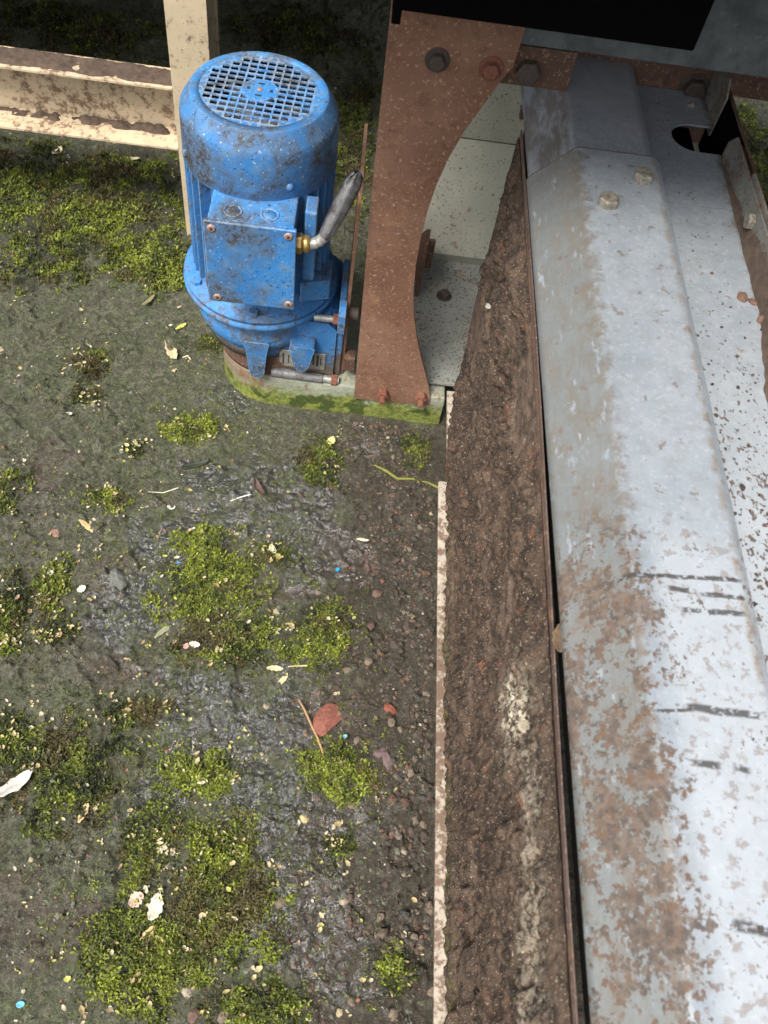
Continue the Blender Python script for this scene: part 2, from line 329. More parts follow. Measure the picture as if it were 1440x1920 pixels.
# ------------------------------------------------------------------ mesh helpers
class MB:
    def __init__(s): s.v = []; s.f = []; s.sm = []
    def addv(s, vs, fs, smooth=False):
        o = len(s.v); s.v += [tuple(map(float, p)) for p in vs]; s.f += [tuple(i+o for i in f) for f in fs]; s.sm += [smooth]*len(fs); return s
    def box(s, x0, x1, y0, y1, z0, z1):
        return s.addv([(x0, y0, z0), (x1, y0, z0), (x1, y1, z0), (x0, y1, z0), (x0, y0, z1), (x1, y0, z1), (x1, y1, z1), (x0, y1, z1)],
                      [(3, 2, 1, 0), (4, 5, 6, 7), (0, 1, 5, 4), (1, 2, 6, 5), (2, 3, 7, 6), (3, 0, 4, 7)])
    def prism(s, pts, axis, a, b, smooth=False):
        """extrude a 2-D outline (ccw) along axis between a and b"""
        def P(p, t): return {'x': (t, p[0], p[1]), 'y': (p[0], t, p[1]), 'z': (p[0], p[1], t)}[axis]
        n = len(pts); vs = [P(p, a) for p in pts]+[P(p, b) for p in pts]
        fs = [(i, (i+1) % n, n+(i+1) % n, n+i) for i in range(n)]
        s.addv(vs, fs, smooth); s.addv(vs, [tuple(range(n))[::-1], tuple(range(n, 2*n))]); return s
    def lathe(s, prof, c, n=64, smooth=True, close=False, a0=0, a1=2*math.pi):
        vs = []; full = abs(a1-a0-2*math.pi) < 1e-6; m = n if full else n+1
        for r, z in prof:
            for i in range(m):
                t = a0+(a1-a0)*i/n; vs.append((c[0]+r*math.cos(t), c[1]+r*math.sin(t), c[2]+z))
        fs = []
        L = len(prof)
        for j in range(L-1 if not close else L):
            k = (j+1) % L
            for i in range(n):
                i2 = (i+1) % m; fs.append((j*m+i, j*m+i2, k*m+i2, k*m+i))
        return s.addv(vs, fs, smooth)
    def tube(s, path, rad, n=10, cap=True, smooth=True):
        P = [Vector(p) for p in path]; rr = rad if hasattr(rad, '__len__') else [rad]*len(P)
        vs = []; u = None
        for i, p in enumerate(P):
            d = (P[min(i+1, len(P)-1)]-P[max(i-1, 0)]).normalized()
            if u is None: u = d.orthogonal().normalized()
            u = (u-d*u.dot(d)).normalized(); w = d.cross(u)
            for k in range(n):
                t = 2*math.pi*k/n; q = p+(u*math.cos(t)+w*math.sin(t))*rr[i]; vs.append(q)
        fs = [(j*n+i, j*n+(i+1) % n, (j+1)*n+(i+1) % n, (j+1)*n+i) for j in range(len(P)-1) for i in range(n)]
        s.addv(vs, fs, smooth)
        if cap: s.addv(vs[:n], [tuple(range(n))[::-1]]); s.addv(vs[-n:], [tuple(range(n))])
        return s
    def cyl(s, p, q, r, n=16, smooth=True): return s.tube([p, q], r, n, True, smooth)
    def mesh(s, name):
        me = bpy.data.meshes.new(name); me.from_pydata(s.v, [], s.f); me.polygons.foreach_set('use_smooth', s.sm)
        bm = bmesh.new(); bm.from_mesh(me); bmesh.ops.recalc_face_normals(bm, faces=bm.faces); bm.to_mesh(me); bm.free()
        me.update(); return me
def link(name, me, mat, parent=None, bevel=0, seg=2, label=None, kind=None):
    o = bpy.data.objects.new(name, me); COL.objects.link(o)
    if mat is not None and not me.materials: me.materials.append(MAT[mat] if isinstance(mat, str) else mat)
    if parent is not None:
        o.parent = parent
        w = Vector((0, 0, 0)); p = parent
        while p is not None: w += p.location; p = p.parent
        o.location = -w
    if bevel:
        b = o.modifiers.new('bevel', 'BEVEL'); b.width = bevel; b.segments = seg; b.limit_method = 'ANGLE'; b.angle_limit = R(40); b.harden_normals = False
    if label: o['label'] = label
    if kind: o['kind'] = kind
    return o
def build(name, mb, mat, parent=None, bevel=0, seg=2, label=None, kind=None):
    return link(name, mb.mesh(name), mat, parent, bevel, seg, label, kind)
def thing(name, label, cat, loc=(0, 0, 0), group=None):
    o = bpy.data.objects.new(name, None); COL.objects.link(o); o.location = loc; o.empty_display_size = .05
    o['label'] = label; o['category'] = cat
    if group: o['group'] = group
    return o
def tag(o, label, cat, group=None):
    o['label'] = label; o['category'] = cat
    if group: o['group'] = group
    return o
def npmesh(name, v, f, tint=None, smooth=False, attrs=None):
    me = bpy.data.meshes.new(name); v = np.asarray(v, np.float32); f = np.asarray(f, np.int32); k = f.shape[1]
    me.vertices.add(len(v)); me.vertices.foreach_set('co', v.ravel())
    me.loops.add(f.size); me.loops.foreach_set('vertex_index', f.ravel())
    me.polygons.add(len(f)); me.polygons.foreach_set('loop_start', np.arange(0, f.size, k, dtype=np.int32))
    me.polygons.foreach_set('use_smooth', np.full(len(f), smooth))
    me.update(calc_edges=True)
    if tint is not None:
        a = me.color_attributes.new('tint', 'FLOAT_COLOR', 'POINT'); t = np.ones((len(v), 4), np.float32); t[:, :3] = tint; a.data.foreach_set('color', t.ravel())
    for n, arr in (attrs or {}).items():
        a = me.attributes.new(n, 'FLOAT_VECTOR', 'POINT'); a.data.foreach_set('vector', np.asarray(arr, np.float32).ravel())
    return me
def hexbolt(axis, c, r, h, mat, parent, washer=0., name='bolt', stud=0., rot=.3, sgn=1):
    """hexagon head standing sgn along axis from c"""
    mb = MB(); d = {'x': Vector((1, 0, 0)), 'y': Vector((0, 1, 0)), 'z': Vector((0, 0, 1))}[axis]*sgn
    u = d.orthogonal().normalized(); w = d.cross(u); c = Vector(c)
    def ring(rr, t, n=6, a=rot): return [c+d*t+(u*math.cos(a+2*math.pi*k/n)+w*math.sin(a+2*math.pi*k/n))*rr for k in range(n)]
    def frus(rings):
        n = len(rings[0]); vs = sum(rings, [])
        fs = [(j*n+i, j*n+(i+1) % n, (j+1)*n+(i+1) % n, (j+1)*n+i) for j in range(len(rings)-1) for i in range(n)]+[tuple(range(n))[::-1], tuple(range((len(rings)-1)*n, len(rings)*n))]
        mb.addv(vs, fs)
    if washer: frus([ring(washer, 0, 20), ring(washer, .0018, 20)])
    b = .0019 if washer else 0
    frus([ring(r, b), ring(r, b+h*.85), ring(r*.86, b+h)])
    if stud: frus([ring(r*.52, b+h, 12), ring(r*.52, b+h+stud*.8, 12), ring(r*.4, b+h+stud, 12)])
    return build(name, mb, mat, parent, .0006, 1)

# ------------------------------------------------------------------ ground
MOSS = [  # u, v, ru, rv, tone (0 dark/brown .. 1 bright), own clump?
    (372, 803, 62, 28, .9), (205, 938, 40, 26, .8), (252, 840, 24, 14, .35), (165, 682, 34, 36, .3), (168, 742, 30, 16, .4), (105, 1095, 30, 46, .75),
    (385, 1085, 100, 80, .85), (430, 1200, 95, 55, .4), (600, 1190, 62, 55, .8), (642, 1442, 66, 56, .9), (365, 1450, 62, 46, .8), (130, 1445, 105, 100, .35),
    (280, 1560, 48, 80, .5), (425, 1590, 75, 62, .75), (385, 1720, 150, 95, .6), (250, 1810, 95, 100, .7), (470, 1885, 100, 50, .55), (20, 1395, 42, 60, .6),
    (18, 1212, 26, 16, .95), (18, 1140, 46, 58, .2), (602, 872, 42, 44, .55), (790, 850, 42, 30, .5), (737, 1818, 42, 40, .45), (640, 1592, 30, 26, .4), (112, 1180, 32, 26, .25),
    (262, 1330, 52, 32, .3), (385, 645, 34, 14, .7), (15, 925, 36, 50, .55), (505, 1050, 40, 26, .5)]
CARPET = [(150, 400, 210, 95, .7), (300, 490, 90, 60, .75), (60, 320, 120, 50, .35), (260, 320, 110, 40, .4), (665, 250, 45, 130, .35), (560, 60, 120, 45, .3), (130, 60, 180, 45, .22), (1415, 300, 55, 90, .55), (60, 500, 90, 40, .5)]
def patch_w(x, y, u, v, ru, rv):
    p = atz(u, v); px = atz(u+ru, v); py = atz(u, v-rv)
    a = np.hypot(px[0]-p[0], px[1]-p[1]); b = np.hypot(py[0]-p[0], py[1]-p[1])
    return np.exp(-(((x-p[0])/a)**2+((y-p[1])/b)**2)*1.1)
def moss_w(x, y, lst=None):
    w = np.zeros_like(np.asarray(x, float))
    for m in (lst if lst is not None else MOSS+CARPET): w = np.maximum(w, patch_w(x, y, *m[:4]))
    return w
def gz(x, y):
    x = np.asarray(x, float); y = np.asarray(y, float)
    e = np.exp(-((x/3.)**2+((y-1)/3.)**2))
    h = (fbm(x, y, 3.2, 3, 1)-.5)*.022 + (fbm(x, y, 15, 4, 5)-.5)*.028 + (fbm(x, y, 55, 3, 9, .6)-.5)*.012
    crust = sst(.50, .53, fbm(x, y, 24, 5, 31, .6))*.0075
    amp = .35+.65*sst(.40, .66, fbm(x, y, 7, 3, 55))
    rid = (1-np.abs(2*vnoise(x*62, y*62, 201)-1))*.6+(1-np.abs(2*vnoise((x*.8-y*.6)*118, (x*.6+y*.8)*118, 202)-1))*.4
    h = h+(rid-.5)*.0095*amp
    h = (h+crust)*e
    h = h+moss_w(x, y, MOSS)*.005
    # the silt lies flat and lower where the machine feet stand
    k = sst(.02, .14, np.maximum(np.maximum(-.24-x, x-.23), np.maximum(1.05-y, y-1.3)))
    h = h*(.35+.65*k)-.004
    return h
def grow(a, b, n, p=1.9):
    return a+(b-a)*np.linspace(0, 1, n)**p
xs = np.concatenate([-grow(1.12, 60, 26, 3.)[::-1][:-1], np.arange(-1.12, -.72, .0055), np.arange(-.72, .21, .0027), grow(.21, 1.5, 90, 1.)[:-1], grow(1.5, 60, 24, 3.)])
ys = np.concatenate([-grow(.1, 60, 24, 3.)[::-1][:-1], np.arange(-.1, 1.12, .0027), np.arange(1.12, 1.5, .0045), np.arange(1.5, 2.7, .008), grow(2.7, 60, 24, 3.)])
GX, GY = np.meshgrid(xs, ys); nx, ny = len(xs), len(ys)
gx, gy = GX.ravel(), GY.ravel(); gzv = gz(gx, gy)
idx = np.arange(nx*ny).reshape(ny, nx)
gf = np.stack([idx[:-1, :-1], idx[:-1, 1:], idx[1:, 1:], idx[1:, :-1]], -1).reshape(-1, 4)
def zones(lst, x, y):
    w = np.zeros_like(x)
    for m in lst: w = np.maximum(w, patch_w(x, y, *m))
    return w
wob = (fbm(gx, gy, 14, 6, 77, .65)-.5)*1.5
wet = sst(.40, .66, zones([(500, 930, 220, 100), (250, 1130, 110, 90), (430, 1360, 220, 150), (560, 1700, 140, 180), (430, 740, 70, 60), (300, 1480, 70, 100), (600, 1040, 130, 90), (700, 830, 60, 40), (560, 1520, 170, 110), (330, 1010, 120, 60)], gx, gy)+wob*.9)
soil = sst(.25, .6, sst(-.08, .14, gx)*sst(1.12, .95, gy)+wob*.8)
bare = sst(.42, .60, zones([(60, 1750, 170, 100), (40, 1660, 90, 50), (505, 1110, 60, 42), (105, 850, 60, 32), (210, 1075, 55, 55), (190, 1260, 70, 40), (150, 470, 40, 20), (90, 900, 30, 60), (640, 1330, 60, 60)], gx, gy)+wob*.8)
algae = sst(.35, .6, fbm(gx, gy, 5, 4, 41)+.12)*(1-.85*soil)
mo = sst(.25, .6, moss_w(gx, gy)+wob*.6)
gme = npmesh('ground', np.stack([gx, gy, gzv], -1), gf, smooth=True, attrs={'mask': np.stack([wet, algae, soil], -1), 'mask2': np.stack([bare, mo, mo*0], -1)})
link('ground', gme, 'ground', kind='structure')

# ------------------------------------------------------------------ unseen body added to shade the far ground; cream frame
shade_hood = thing('shade_body', 'unseen dark steel body on legs added to shade the ground behind the cream frame', 'shade blocker', (-.4, 2.6, 0))
build('body', MB().box(-3.2, .62, 1.68, 4.2, .53, .95), 'dark', shade_hood, .01)
for lx in (-3.1, .5): build('shade_body_leg', MB().box(lx, lx+.08, 4.0, 4.08, -.02, .53), 'dark', shade_hood)
build('shade_body_wall', MB().box(-3.15, .57, 4.1, 4.12, .08, .53), 'dark', shade_hood)

fr = thing('steel_frame', 'cream painted steel post with a rusting cream channel rail behind the blue motor', 'frame', (-.32, 1.53, 0))
pw = MB(); x0, x1, y0, y1, t = -.351, -.278, 1.5, 1.575, .005
pw.box(x0, x1, y0, y0+t, -.02, .60); pw.box(x0, x0+t, y0+t, y1, -.02, .60); pw.box(x1-t, x1, y0+t, y1-t, -.02, .60); pw.box(x0+t, x1+.006, y1-t, y1, -.02, .60)
post = build('post', pw, 'cream', fr, .001, 2)
ch = MB(); cz0, cz1 = .214, .345
ch.prism([(1.5, cz0), (1.565, cz0), (1.565, cz1), (1.5, cz1), (1.5, cz1-.006), (1.557, cz1-.010), (1.557, cz0+.010), (1.5, cz0+.006)], 'x', -2.2, -.3515)
rail = build('channel_rail', ch, 'creamr', fr, .0012, 2)
# caked dirt lying on the upper flange and in the corner of the lower flange
def dirt_strip(name, xa, xb, ya, yb, z, hmax, parent, seed, axis='x', nx_=260, ny_=14, mat='soil', thr=.4):
    u = np.linspace(0, 1, nx_); v = np.linspace(0, 1, ny_); U, V = np.meshgrid(u, v)
    X_ = xa+(xb-xa)*U; Y_ = ya+(yb-ya)*V
    edge = np.minimum(1, np.minimum(V, 1-V)*5)
    n = fbm(X_, Y_, 30, 4, seed); n2 = fbm(X_, Y_, 140, 3, seed+3)
    h = z-.001+hmax*sst(thr-.12, thr+.25, n*edge+.0)*(.5+.8*n2)
    i = np.arange(nx_*ny_).reshape(ny_, nx_)
    f = np.stack([i[:-1, :-1], i[:-1, 1:], i[1:, 1:], i[1:, :-1]], -1).reshape(-1, 4)
    me = npmesh(name, np.stack([X_.ravel(), Y_.ravel(), h.ravel()], -1), f, smooth=True)
    return link(name, me, mat, parent, kind='stuff')
dirt_strip('caked_dirt', -1.4, -.353, 1.5005, 1.566, cz1, .007, rail, 3, thr=.30)
dirt_strip('corner_dirt', -1.4, -.353, 1.530, 1.558, cz0+.008, .012, rail, 8, thr=.42)

# ------------------------------------------------------------------ chute panels seen through the bracket
chute = thing('sheet_chute', 'folded cream sheet metal chute behind the rusty curved bracket', 'chute', (.3, 1.3, 0))
build('floor_panel', MB().box(.10, .60, 1.075, 1.42, .088, .092), 'shelf', chute, label='dirty white floor panel spotted with rust')
def sheet(pts, xa, xb, th=.003):
    n = len(pts); q = []
    for i, p in enumerate(pts):
        a = Vector(pts[max(i-1, 0)]); b = Vector(pts[min(i+1, n-1)]); d = (b-a).normalized(); nn = Vector((-d.y, d.x)); q.append(tuple(Vector(p)+nn*th))
    return MB().prism(pts+q[::-1], 'x', xa, xb)
build('sloping_panel', sheet([(1.418, .093), (1.412, .112), (1.55, .287)], .10, .60), 'panel', chute, .001)
build('upright_panel', sheet([(1.553, .289), (1.60, .70)], .10, .60), 'panel', chute, .001)
build('gusset', MB().prism([(1.30, .093), (1.405, .093), (1.405, .16), (1.30, .26)], 'x', .145, .152), 'rustd', chute, .001)
build('gusset', MB().box(.152, .176, 1.385, 1.391, .093, .165), 'rustd', chute, .001)
hexbolt('z', (.205, 1.31, .092), .011, .010, 'boltd', chute, .016)

# ------------------------------------------------------------------ conveyor
cv = thing('conveyor', 'galvanised and rusty steel conveyor side running beside the mossy ground', 'conveyor', (.35, .5, 0))
# side web caked with dirt
RAILX = [atz(u_, v_, .606)[0] for u_, v_ in ((1085, 1914), (1052, 1400), (1024, 900), (1010, 660))]; RAILX.append(RAILX[-1]+.001)
NZ, NY = 230, 520
zz = np.linspace(.074, .598, NZ); yend = np.interp(zz, [.07, .10, .13, .165, .22, .31, .47, .6], [.90, .955, .99, 1.015, 1.045, 1.077, 1.09, 1.10])
Sg, Zg = np.meshgrid(np.linspace(0, 1, NY), zz); Yg = -.16+(yend[:, None]+.16)*Sg
flat = fbm(Yg*.55, Zg, 9, 4, 60); crust = fbm(Yg*.6, Zg, 24, 5, 61); fine = fbm(Yg*.8, Zg, 85, 3, 62)
smear = sst(.54, .66, fbm(Yg*.45, Zg*1.3, 11, 3, 64))*sst(.25, .5, Yg)
fine2 = fbm(Yg*.8, Zg, 170, 2, 63)
th = (.005+.011*sst(.44, .49, crust)*(1-.7*smear)+.018*(flat-.4)+(.017*(fine-.5)+.010*(fine2-.5))*(1-.85*smear))
gou = sst(.70, .76, fbm(Yg*.5+3, Zg, 30, 3, 66)); th -= gou*.009*(1-.5*smear)
rim = np.minimum(1, np.minimum((Zg-.074)/.02, (.598-Zg)/.02)); rim = np.minimum(rim, (1-Sg)*14+.0); th = np.maximum(th, -.002)*np.clip(rim, .05, 1)
rx = np.interp(Yg, [.03, .23, .5, .66, 1.1], RAILX)-.0032
Xg = .2205+(rx-.2205)*np.clip((Zg-.074)/.524, 0, 1)-th*.9*(.45+.55*sst(.074, .16, Zg))
def streak(u, v, x=.216, su=.02, sv=.05):
    p = np.array([0, 0, H])+_ray(u, v)*(x/_ray(u, v)[0]); return np.exp(-((Yg-p[1])/su)**2-((Zg-p[2])/sv)**2)
lime = np.maximum.reduce([streak(985, 1340, su=.03, sv=.045), streak(975, 1300, su=.02, sv=.035), .42*streak(1018, 1480, su=.06, sv=.02), .36*streak(1030, 1700, su=.12, sv=.02), .3*streak(1020, 1850, su=.1, sv=.025)])
alg = sst(.22, .08, Zg)*sst(.9, .55, Yg)*sst(.4, .6, fbm(Yg, Zg, 18, 3, 70)+.1)
iw = np.arange(NZ*NY).reshape(NZ, NY); wf = np.stack([iw[:-1, :-1], iw[1:, :-1], iw[1:, 1:], iw[:-1, 1:]], -1).reshape(-1, 4)
wme = npmesh('side_web', np.stack([Xg.ravel(), Yg.ravel(), Zg.ravel()], -1), wf, smooth=True, attrs={'mask': np.stack([smear.ravel(), lime.ravel(), alg.ravel()], -1)})
web = link('side_web', wme, 'web', cv, label='side plate caked in brown dried mud')
# steel plate behind the crust
pl = [(-.16, .074), (.90, .074), (.955, .10), (.99, .13), (1.013, .165), (1.042, .22), (1.074, .31), (1.087, .47), (1.097, .598), (-.16, .598)]
bp = MB(); bp.prism(pl, 'x', .2185, .2212)
for i in range(len(bp.v)):
    a, b, c_ = bp.v[i]; bp.v[i] = (a+.0052+(float(np.interp(b, [.03, .23, .5, .66, 1.1], RAILX))-.226)*(c_-.074)/.524, b, c_)
build('backing_plate', bp, 'rustd', cv)
# bottom flange strips (two lengths)
build('bottom_flange', MB().prism([(.2005, .072), (.2005, .064), (.24, .060), (.24, .0725), (.222, .0725)], 'y', -.2, .865), 'lip', cv, .001, label='cream flange strip with flaking paint')
build('bottom_flange', MB().prism([(.2145, .077), (.2145, .069), (.244, .066), (.244, .0775)], 'y', .866, 1.072), 'lip', cv, .001)
build('bottom_flange_leg', MB().box(.232, .2395, -.2, 1.06, -.02, .0595), 'rustd', cv, .001)
# rail along the top of the web
rl = MB(); rv = []
for yv in list(np.linspace(-.2, 1.10, 14)):
    xr = float(np.interp(yv, [.03, .23, .5, .66, 1.1], RAILX)); rv += [(xr-.0024, yv, .5985), (xr-.0022, yv, .606), (xr-.0008, yv, .6075), (xr, yv, .5985)]
rl.addv(rv, [(4*j+i, 4*j+(i+1) % 4, 4*j+4+(i+1) % 4, 4*j+4+i) for j in range(13) for i in range(4)]+[(0, 1, 2, 3), (55, 54, 53, 52)])
build('top_rail', rl, 'rustp', cv, .001, label='thin pinkish rusty rail above the mud')
build('inner_wall', MB().prism([(.238, .56), (.244, .56), (.244, .648), (.238, .62)], 'y', -.2, 1.14), 'dark', cv)
# galvanised covers
def hat(dx, t=.002, dz=0.):
    def rnd(p0, p1, p2, r, n=6):
        p0, p1, p2 = map(Vector, (p0, p1, p2)); a = (p0-p1).normalized(); b = (p2-p1).normalized()
        k = p1+a*r; e = p1+b*r; return [tuple(k*(1-s_)**2+p1*2*s_*(1-s_)+e*s_**2) for s_ in [i/n for i in range(n+1)]]
    A = (.2232-dx, .6255+dz); B = (.2235-dx, .632+dz); C_ = (.2675, .682+dz); D_ = (.3595+dx, .682+dz); E_ = (.3705+dx, .6745+dz); F_ = (.3715+dx, .6565)
    o = [A]+rnd(A, B, C_, .005, 4)+rnd(B, C_, D_, .0035)+rnd(C_, D_, E_, .004, 4)+rnd(D_, E_, F_, .003, 3)+[F_]
    inn = []
    for i, p in enumerate(o):
        a = Vector(o[max(i-1, 0)]); b = Vector(o[min(i+1, len(o)-1)]); d = (b-a).normalized(); inn.append(tuple(Vector(p)+Vector((d.y, -d.x))*t))
    return o+inn[::-1]
cu = build('upper_cover', MB().prism(hat(0), 'y', .90, 1.17), 'galvu', cv, .0004, 1, label='short galvanised cover length under the dark beam')
cl = build('lower_cover', MB().prism(hat(.0045, .002, .0065), 'y', -.25, .948), 'galv', cv, .0004, 1, label='long galvanised cover stained with brown rust patches')
for c_ in (cu, cl):
    for p in c_.data.polygons: p.use_smooth = False
build('seam_lip', MB().prism([(a_, b_) for a_, b_ in hat(.0048, .0012, .0068)], 'y', .9484, .9496), 'rustp', cl)
for (u, v) in ((1203, 340), (1137, 386)):
    p = atz(u, v, .686); hexbolt('z', (p[0], p[1], .6882), .0125, .011, 'bolt', cl, .0, rot=.5)
# deck with slot
zd = .655
def arc(cx_, cy_, r, a, b, n=10): return [(cx_+r*math.cos(a+(b-a)*i/n), cy_+r*math.sin(a+(b-a)*i/n)) for i in range(n+1)]
out = [(.30, .913), (.479, .913), (.479, 1.024)]+arc(.447, 1.055, .031, -math.pi/2, -3*math.pi/2, 14)[0:]+[(.479, 1.086), (.479, 1.164), (.30, 1.164)]
dk = build('deck_plate', MB().prism(out, 'z', zd-.003, zd), 'deck', cv, .0006, 1, label='galvanised deck plate with an open rounded slot')
build('deck_plate', MB().box(.30, .479, -.25, .9122, zd-.004, zd-.0008), 'deck', cv, .0006, 1, label='galvanised deck plate speckled with dark grit')
build('slot_shade_panel', MB().box(.4845, .4895, 1.0, 1.12, .605, .688), 'black', cv)  # black panel standing in for the darkness beyond the slot
build('deck_shade_sheet', MB().box(.30, .478, -.25, 1.16, .60, .604), 'black', cv)  # black sheet put in as the shade seen down through the slot
# upright flanges along the far edge
fm = 'deck'
def upr(pts, xa, xb, mat='creamr'): return build('edge_flange', MB().prism(pts, 'x', xa, xb), mat, cv, .0006, 1)
MAT['flange'] = mat_cream('flange_paint', (.15, .15, .135), 1.2, .58)
upr([(-.25, .640), (1.022, .640), (1.022, .676), (1.005, .694), (-.25, .694)], .4792, .4816, 'flange')
upr([(1.088, .640), (1.163, .640), (1.163, .712), (1.105, .712), (1.088, .695)], .4792, .4816, 'flange')
upr([(-.25, .62), (1.16, .62), (1.16, .690), (-.25, .690)], .4900, .4940, 'rustd')
upr([(-.25, .660), (.93, .660), (.935, .672), (.925, .700), (-.25, .700)], .4826, .4850, 'flange')
b1 = hexbolt('x', (.4790, .862, .678), .010, .008, 'bolt', cv, .0, sgn=-1); hexbolt('x', (.4942, .862, .678), .010, .009, 'bolt', cv, .013, stud=.006)
# dirt along the flange foot
u = np.linspace(0, 1, 360); v = np.linspace(0, 1, 16); U, V = np.meshgrid(u, v); yy = -.2+1.2*U
wd = (.006+.030*sst(.80, .45, yy))*(.5+fbm(yy, yy*0, 22, 4, 12)); xx = .4788-wd*V
hh = zd-.003+(.028*sst(1.0, .7, yy)+.004)*(1-V)**1.4*(.5+fbm(xx, yy, 60, 4, 14))+.004*fbm(xx, yy, 170, 2, 4)*(1-V)
i_ = np.arange(u.size*v.size).reshape(v.size, u.size); ff = np.stack([i_[:-1, :-1], i_[1:, :-1], i_[1:, 1:], i_[:-1, 1:]], -1).reshape(-1, 4)
link('flange_dirt', npmesh('flange_dirt', np.stack([xx.ravel(), yy.ravel(), hh.ravel()], -1), ff, smooth=True), 'soil', cv, kind='stuff')
# end plate, cross beam and bolts
build('end_plate', MB().prism([(.232, .58), (.505, .58), (.505, .656), (1.2, .656), (1.2, .741), (.232, .741)], 'y', 1.166, 1.176), 'rustd', cv, .001)
hexbolt('y', aty(1300, 165, 1.166), .016, .012, 'boltd', cv, .022, sgn=-1)
beam = MB().prism([(1.062, .742), (1.16, .742), (1.16, .75), (1.07, .75), (1.07, .93), (1.062, .93)], 'x', .165, 1.25)
build('cross_beam', beam, 'beamg', cv, .0015, label='shaded galvanised cross beam over the covers')
build('hanger_plate', MB().box(.035, .262, 1.0615, 1.069, .690, .741), 'rustd', cv, .001)
hexbolt('y', aty(990, 132, 1.0615), .016, .012, 'boltd', cv, .0, sgn=-1)
# rusty curved bracket
prof = [(.040, .050), (.184, .052), (.1835, .068), (.178, .095), (.165, .135), (.148, .185), (.133, .235), (.121, .285), (.1135, .335), (.110, .385), (.1095, .435), (.112, .487), (.118, .535), (.1275, .580), (.140, .620), (.155, .655), (.172, .695), (.185, .72), (.19, .80), (.024, .80), (.025, .69), (.027, .54)]
br = build('curved_bracket', MB().prism(prof, 'y', 1.052, 1.061), 'rust', cv, .0012, 2, label='rusty brown bracket plate with a curved cutout')
for (u, v) in ((718, 735), (789, 741)): p = aty(u, v, 1.052); hexbolt('y', (p[0], 1.052, p[2]), .0115, .014, 'rustr', br, .0, 'nut', .014, sgn=-1)
for (u, v) in ((820, 112), (921, 128)): p = aty(u, v, 1.052); hexbolt('y', (p[0], 1.052, p[2]), .0105, .010, 'rustr' if u > 900 else 'boltd', br, .016, 'nut', .0, sgn=-1)
# mounting plate between motor and bracket
mp = build('mounting_plate', MB().prism([(1.088, .04), (1.30, .04), (1.30, .455), (1.10, .47), (1.088, .46)], 'x', .009, .0145), 'rust', cv, .001)
build('spacer', MB().cyl((.0145, 1.085, .236), (.030, 1.085, .236), .0115, 14), 'boltd', cv); build('spacer_strap', MB().box(.0145, .034, 1.075, 1.10, .10, .13), 'rustd', cv)
# black flap and housing above
hp = thing('feed_housing', 'black housing with a rubber flap and an added shading canopy above the rusty bracket', 'housing', (.4, 1.2, .8))
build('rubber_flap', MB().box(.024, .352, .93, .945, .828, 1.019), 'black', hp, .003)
build('shade_canopy', MB().box(-.18, 1.3, .69, 1.85, 1.02, 1.07), 'black', hp, .004)  # unseen canopy added to shade the bracket and covers
build('side_panel', MB().box(.024, .034, .946, 1.06, .805, 1.019), 'black', hp, .002)
build('back_panel', MB().box(.06, 1.25, 1.075, 1.085, .755, 1.019), 'black', hp, .002)

# ------------------------------------------------------------------ gear motor
cx, cy = -.1455, 1.16
gm = thing('gear_motor', 'blue upright electric gear motor with square grille on top beside the rusty bracket', 'motor', (cx, cy, 0))
# base casting: stadium outline
def stadium(xl, xr, yc, r, n=20, front=0.): return [(xr, yc-r-front), (xr, yc+r)]+[(xl+r*math.cos(a), yc+r*math.sin(a)) for a in [math.pi/2+math.pi*i/n for i in range(n+1)]]
base = MB(); so_ = stadium(-.118, .212, 1.163, .103, 24, .006)
rings = [(1.0, -.02), (1.0, .06), (.985, .072), (.955, .0745)]
cxy = (.02, 1.163)
vs = []; n = len(so_)
for k, z in rings: vs += [(cxy[0]+(p[0]-cxy[0])*(1-(1-k)*(.4)), cxy[1]+(p[1]-cxy[1])*k, z) for p in so_]
fs = [(j*n+i, j*n+(i+1) % n, (j+1)*n+(i+1) % n, (j+1)*n+i) for j in range(len(rings)-1) for i in range(n)]+[tuple(range((len(rings)-1)*n, len(rings)*n))]
base.addv(vs, fs); build('base', base, 'plinth', gm, .002, label='weathered base casting green with algae')
build('lower_ring', MB().lathe([(.09, .0755), (.1, .077), (.1005, .085), (.098, .10), (.094, .118), (.09, .12), (.0, .12)], (-.125, 1.165, 0), 56), 'rustd', gm)
gb = MB(); gb.prism([(-.10, .0765), (-.004, .0765), (-.004, .2), (-.02, .215), (-.10, .215)], 'y', 1.074, 1.25)
gbo = build('gearbox', gb, 'blued', gm, .004, 3)
build('neck_casting', MB().lathe([(.0, .119), (.096, .119), (.0985, .135), (.1015, .15), (.109, .158), (.114, .170), (.1145, .190), (.111, .197), (.113, .215), (.127, .2255), (.0, .2256)], (cx, cy, 0), 72), 'blued', gm)
fl = build('flange', MB().lathe([(.0, .226), (.131, .226), (.135, .229), (.1352, .236), (.133, .2385), (.1295, .239), (.129, .2405), (.1325, .2415), (.1335, .2475), (.131, .251), (.112, .2522), (.110, .258), (.0, .259)], (cx, cy, 0), 80), 'blued', gm)
for k in range(6):
    a = R(-30+60*k); hexbolt('z', (cx+.119*math.cos(a), cy+.119*math.sin(a), .252), .0095, .008, 'blued', fl, rot=a)
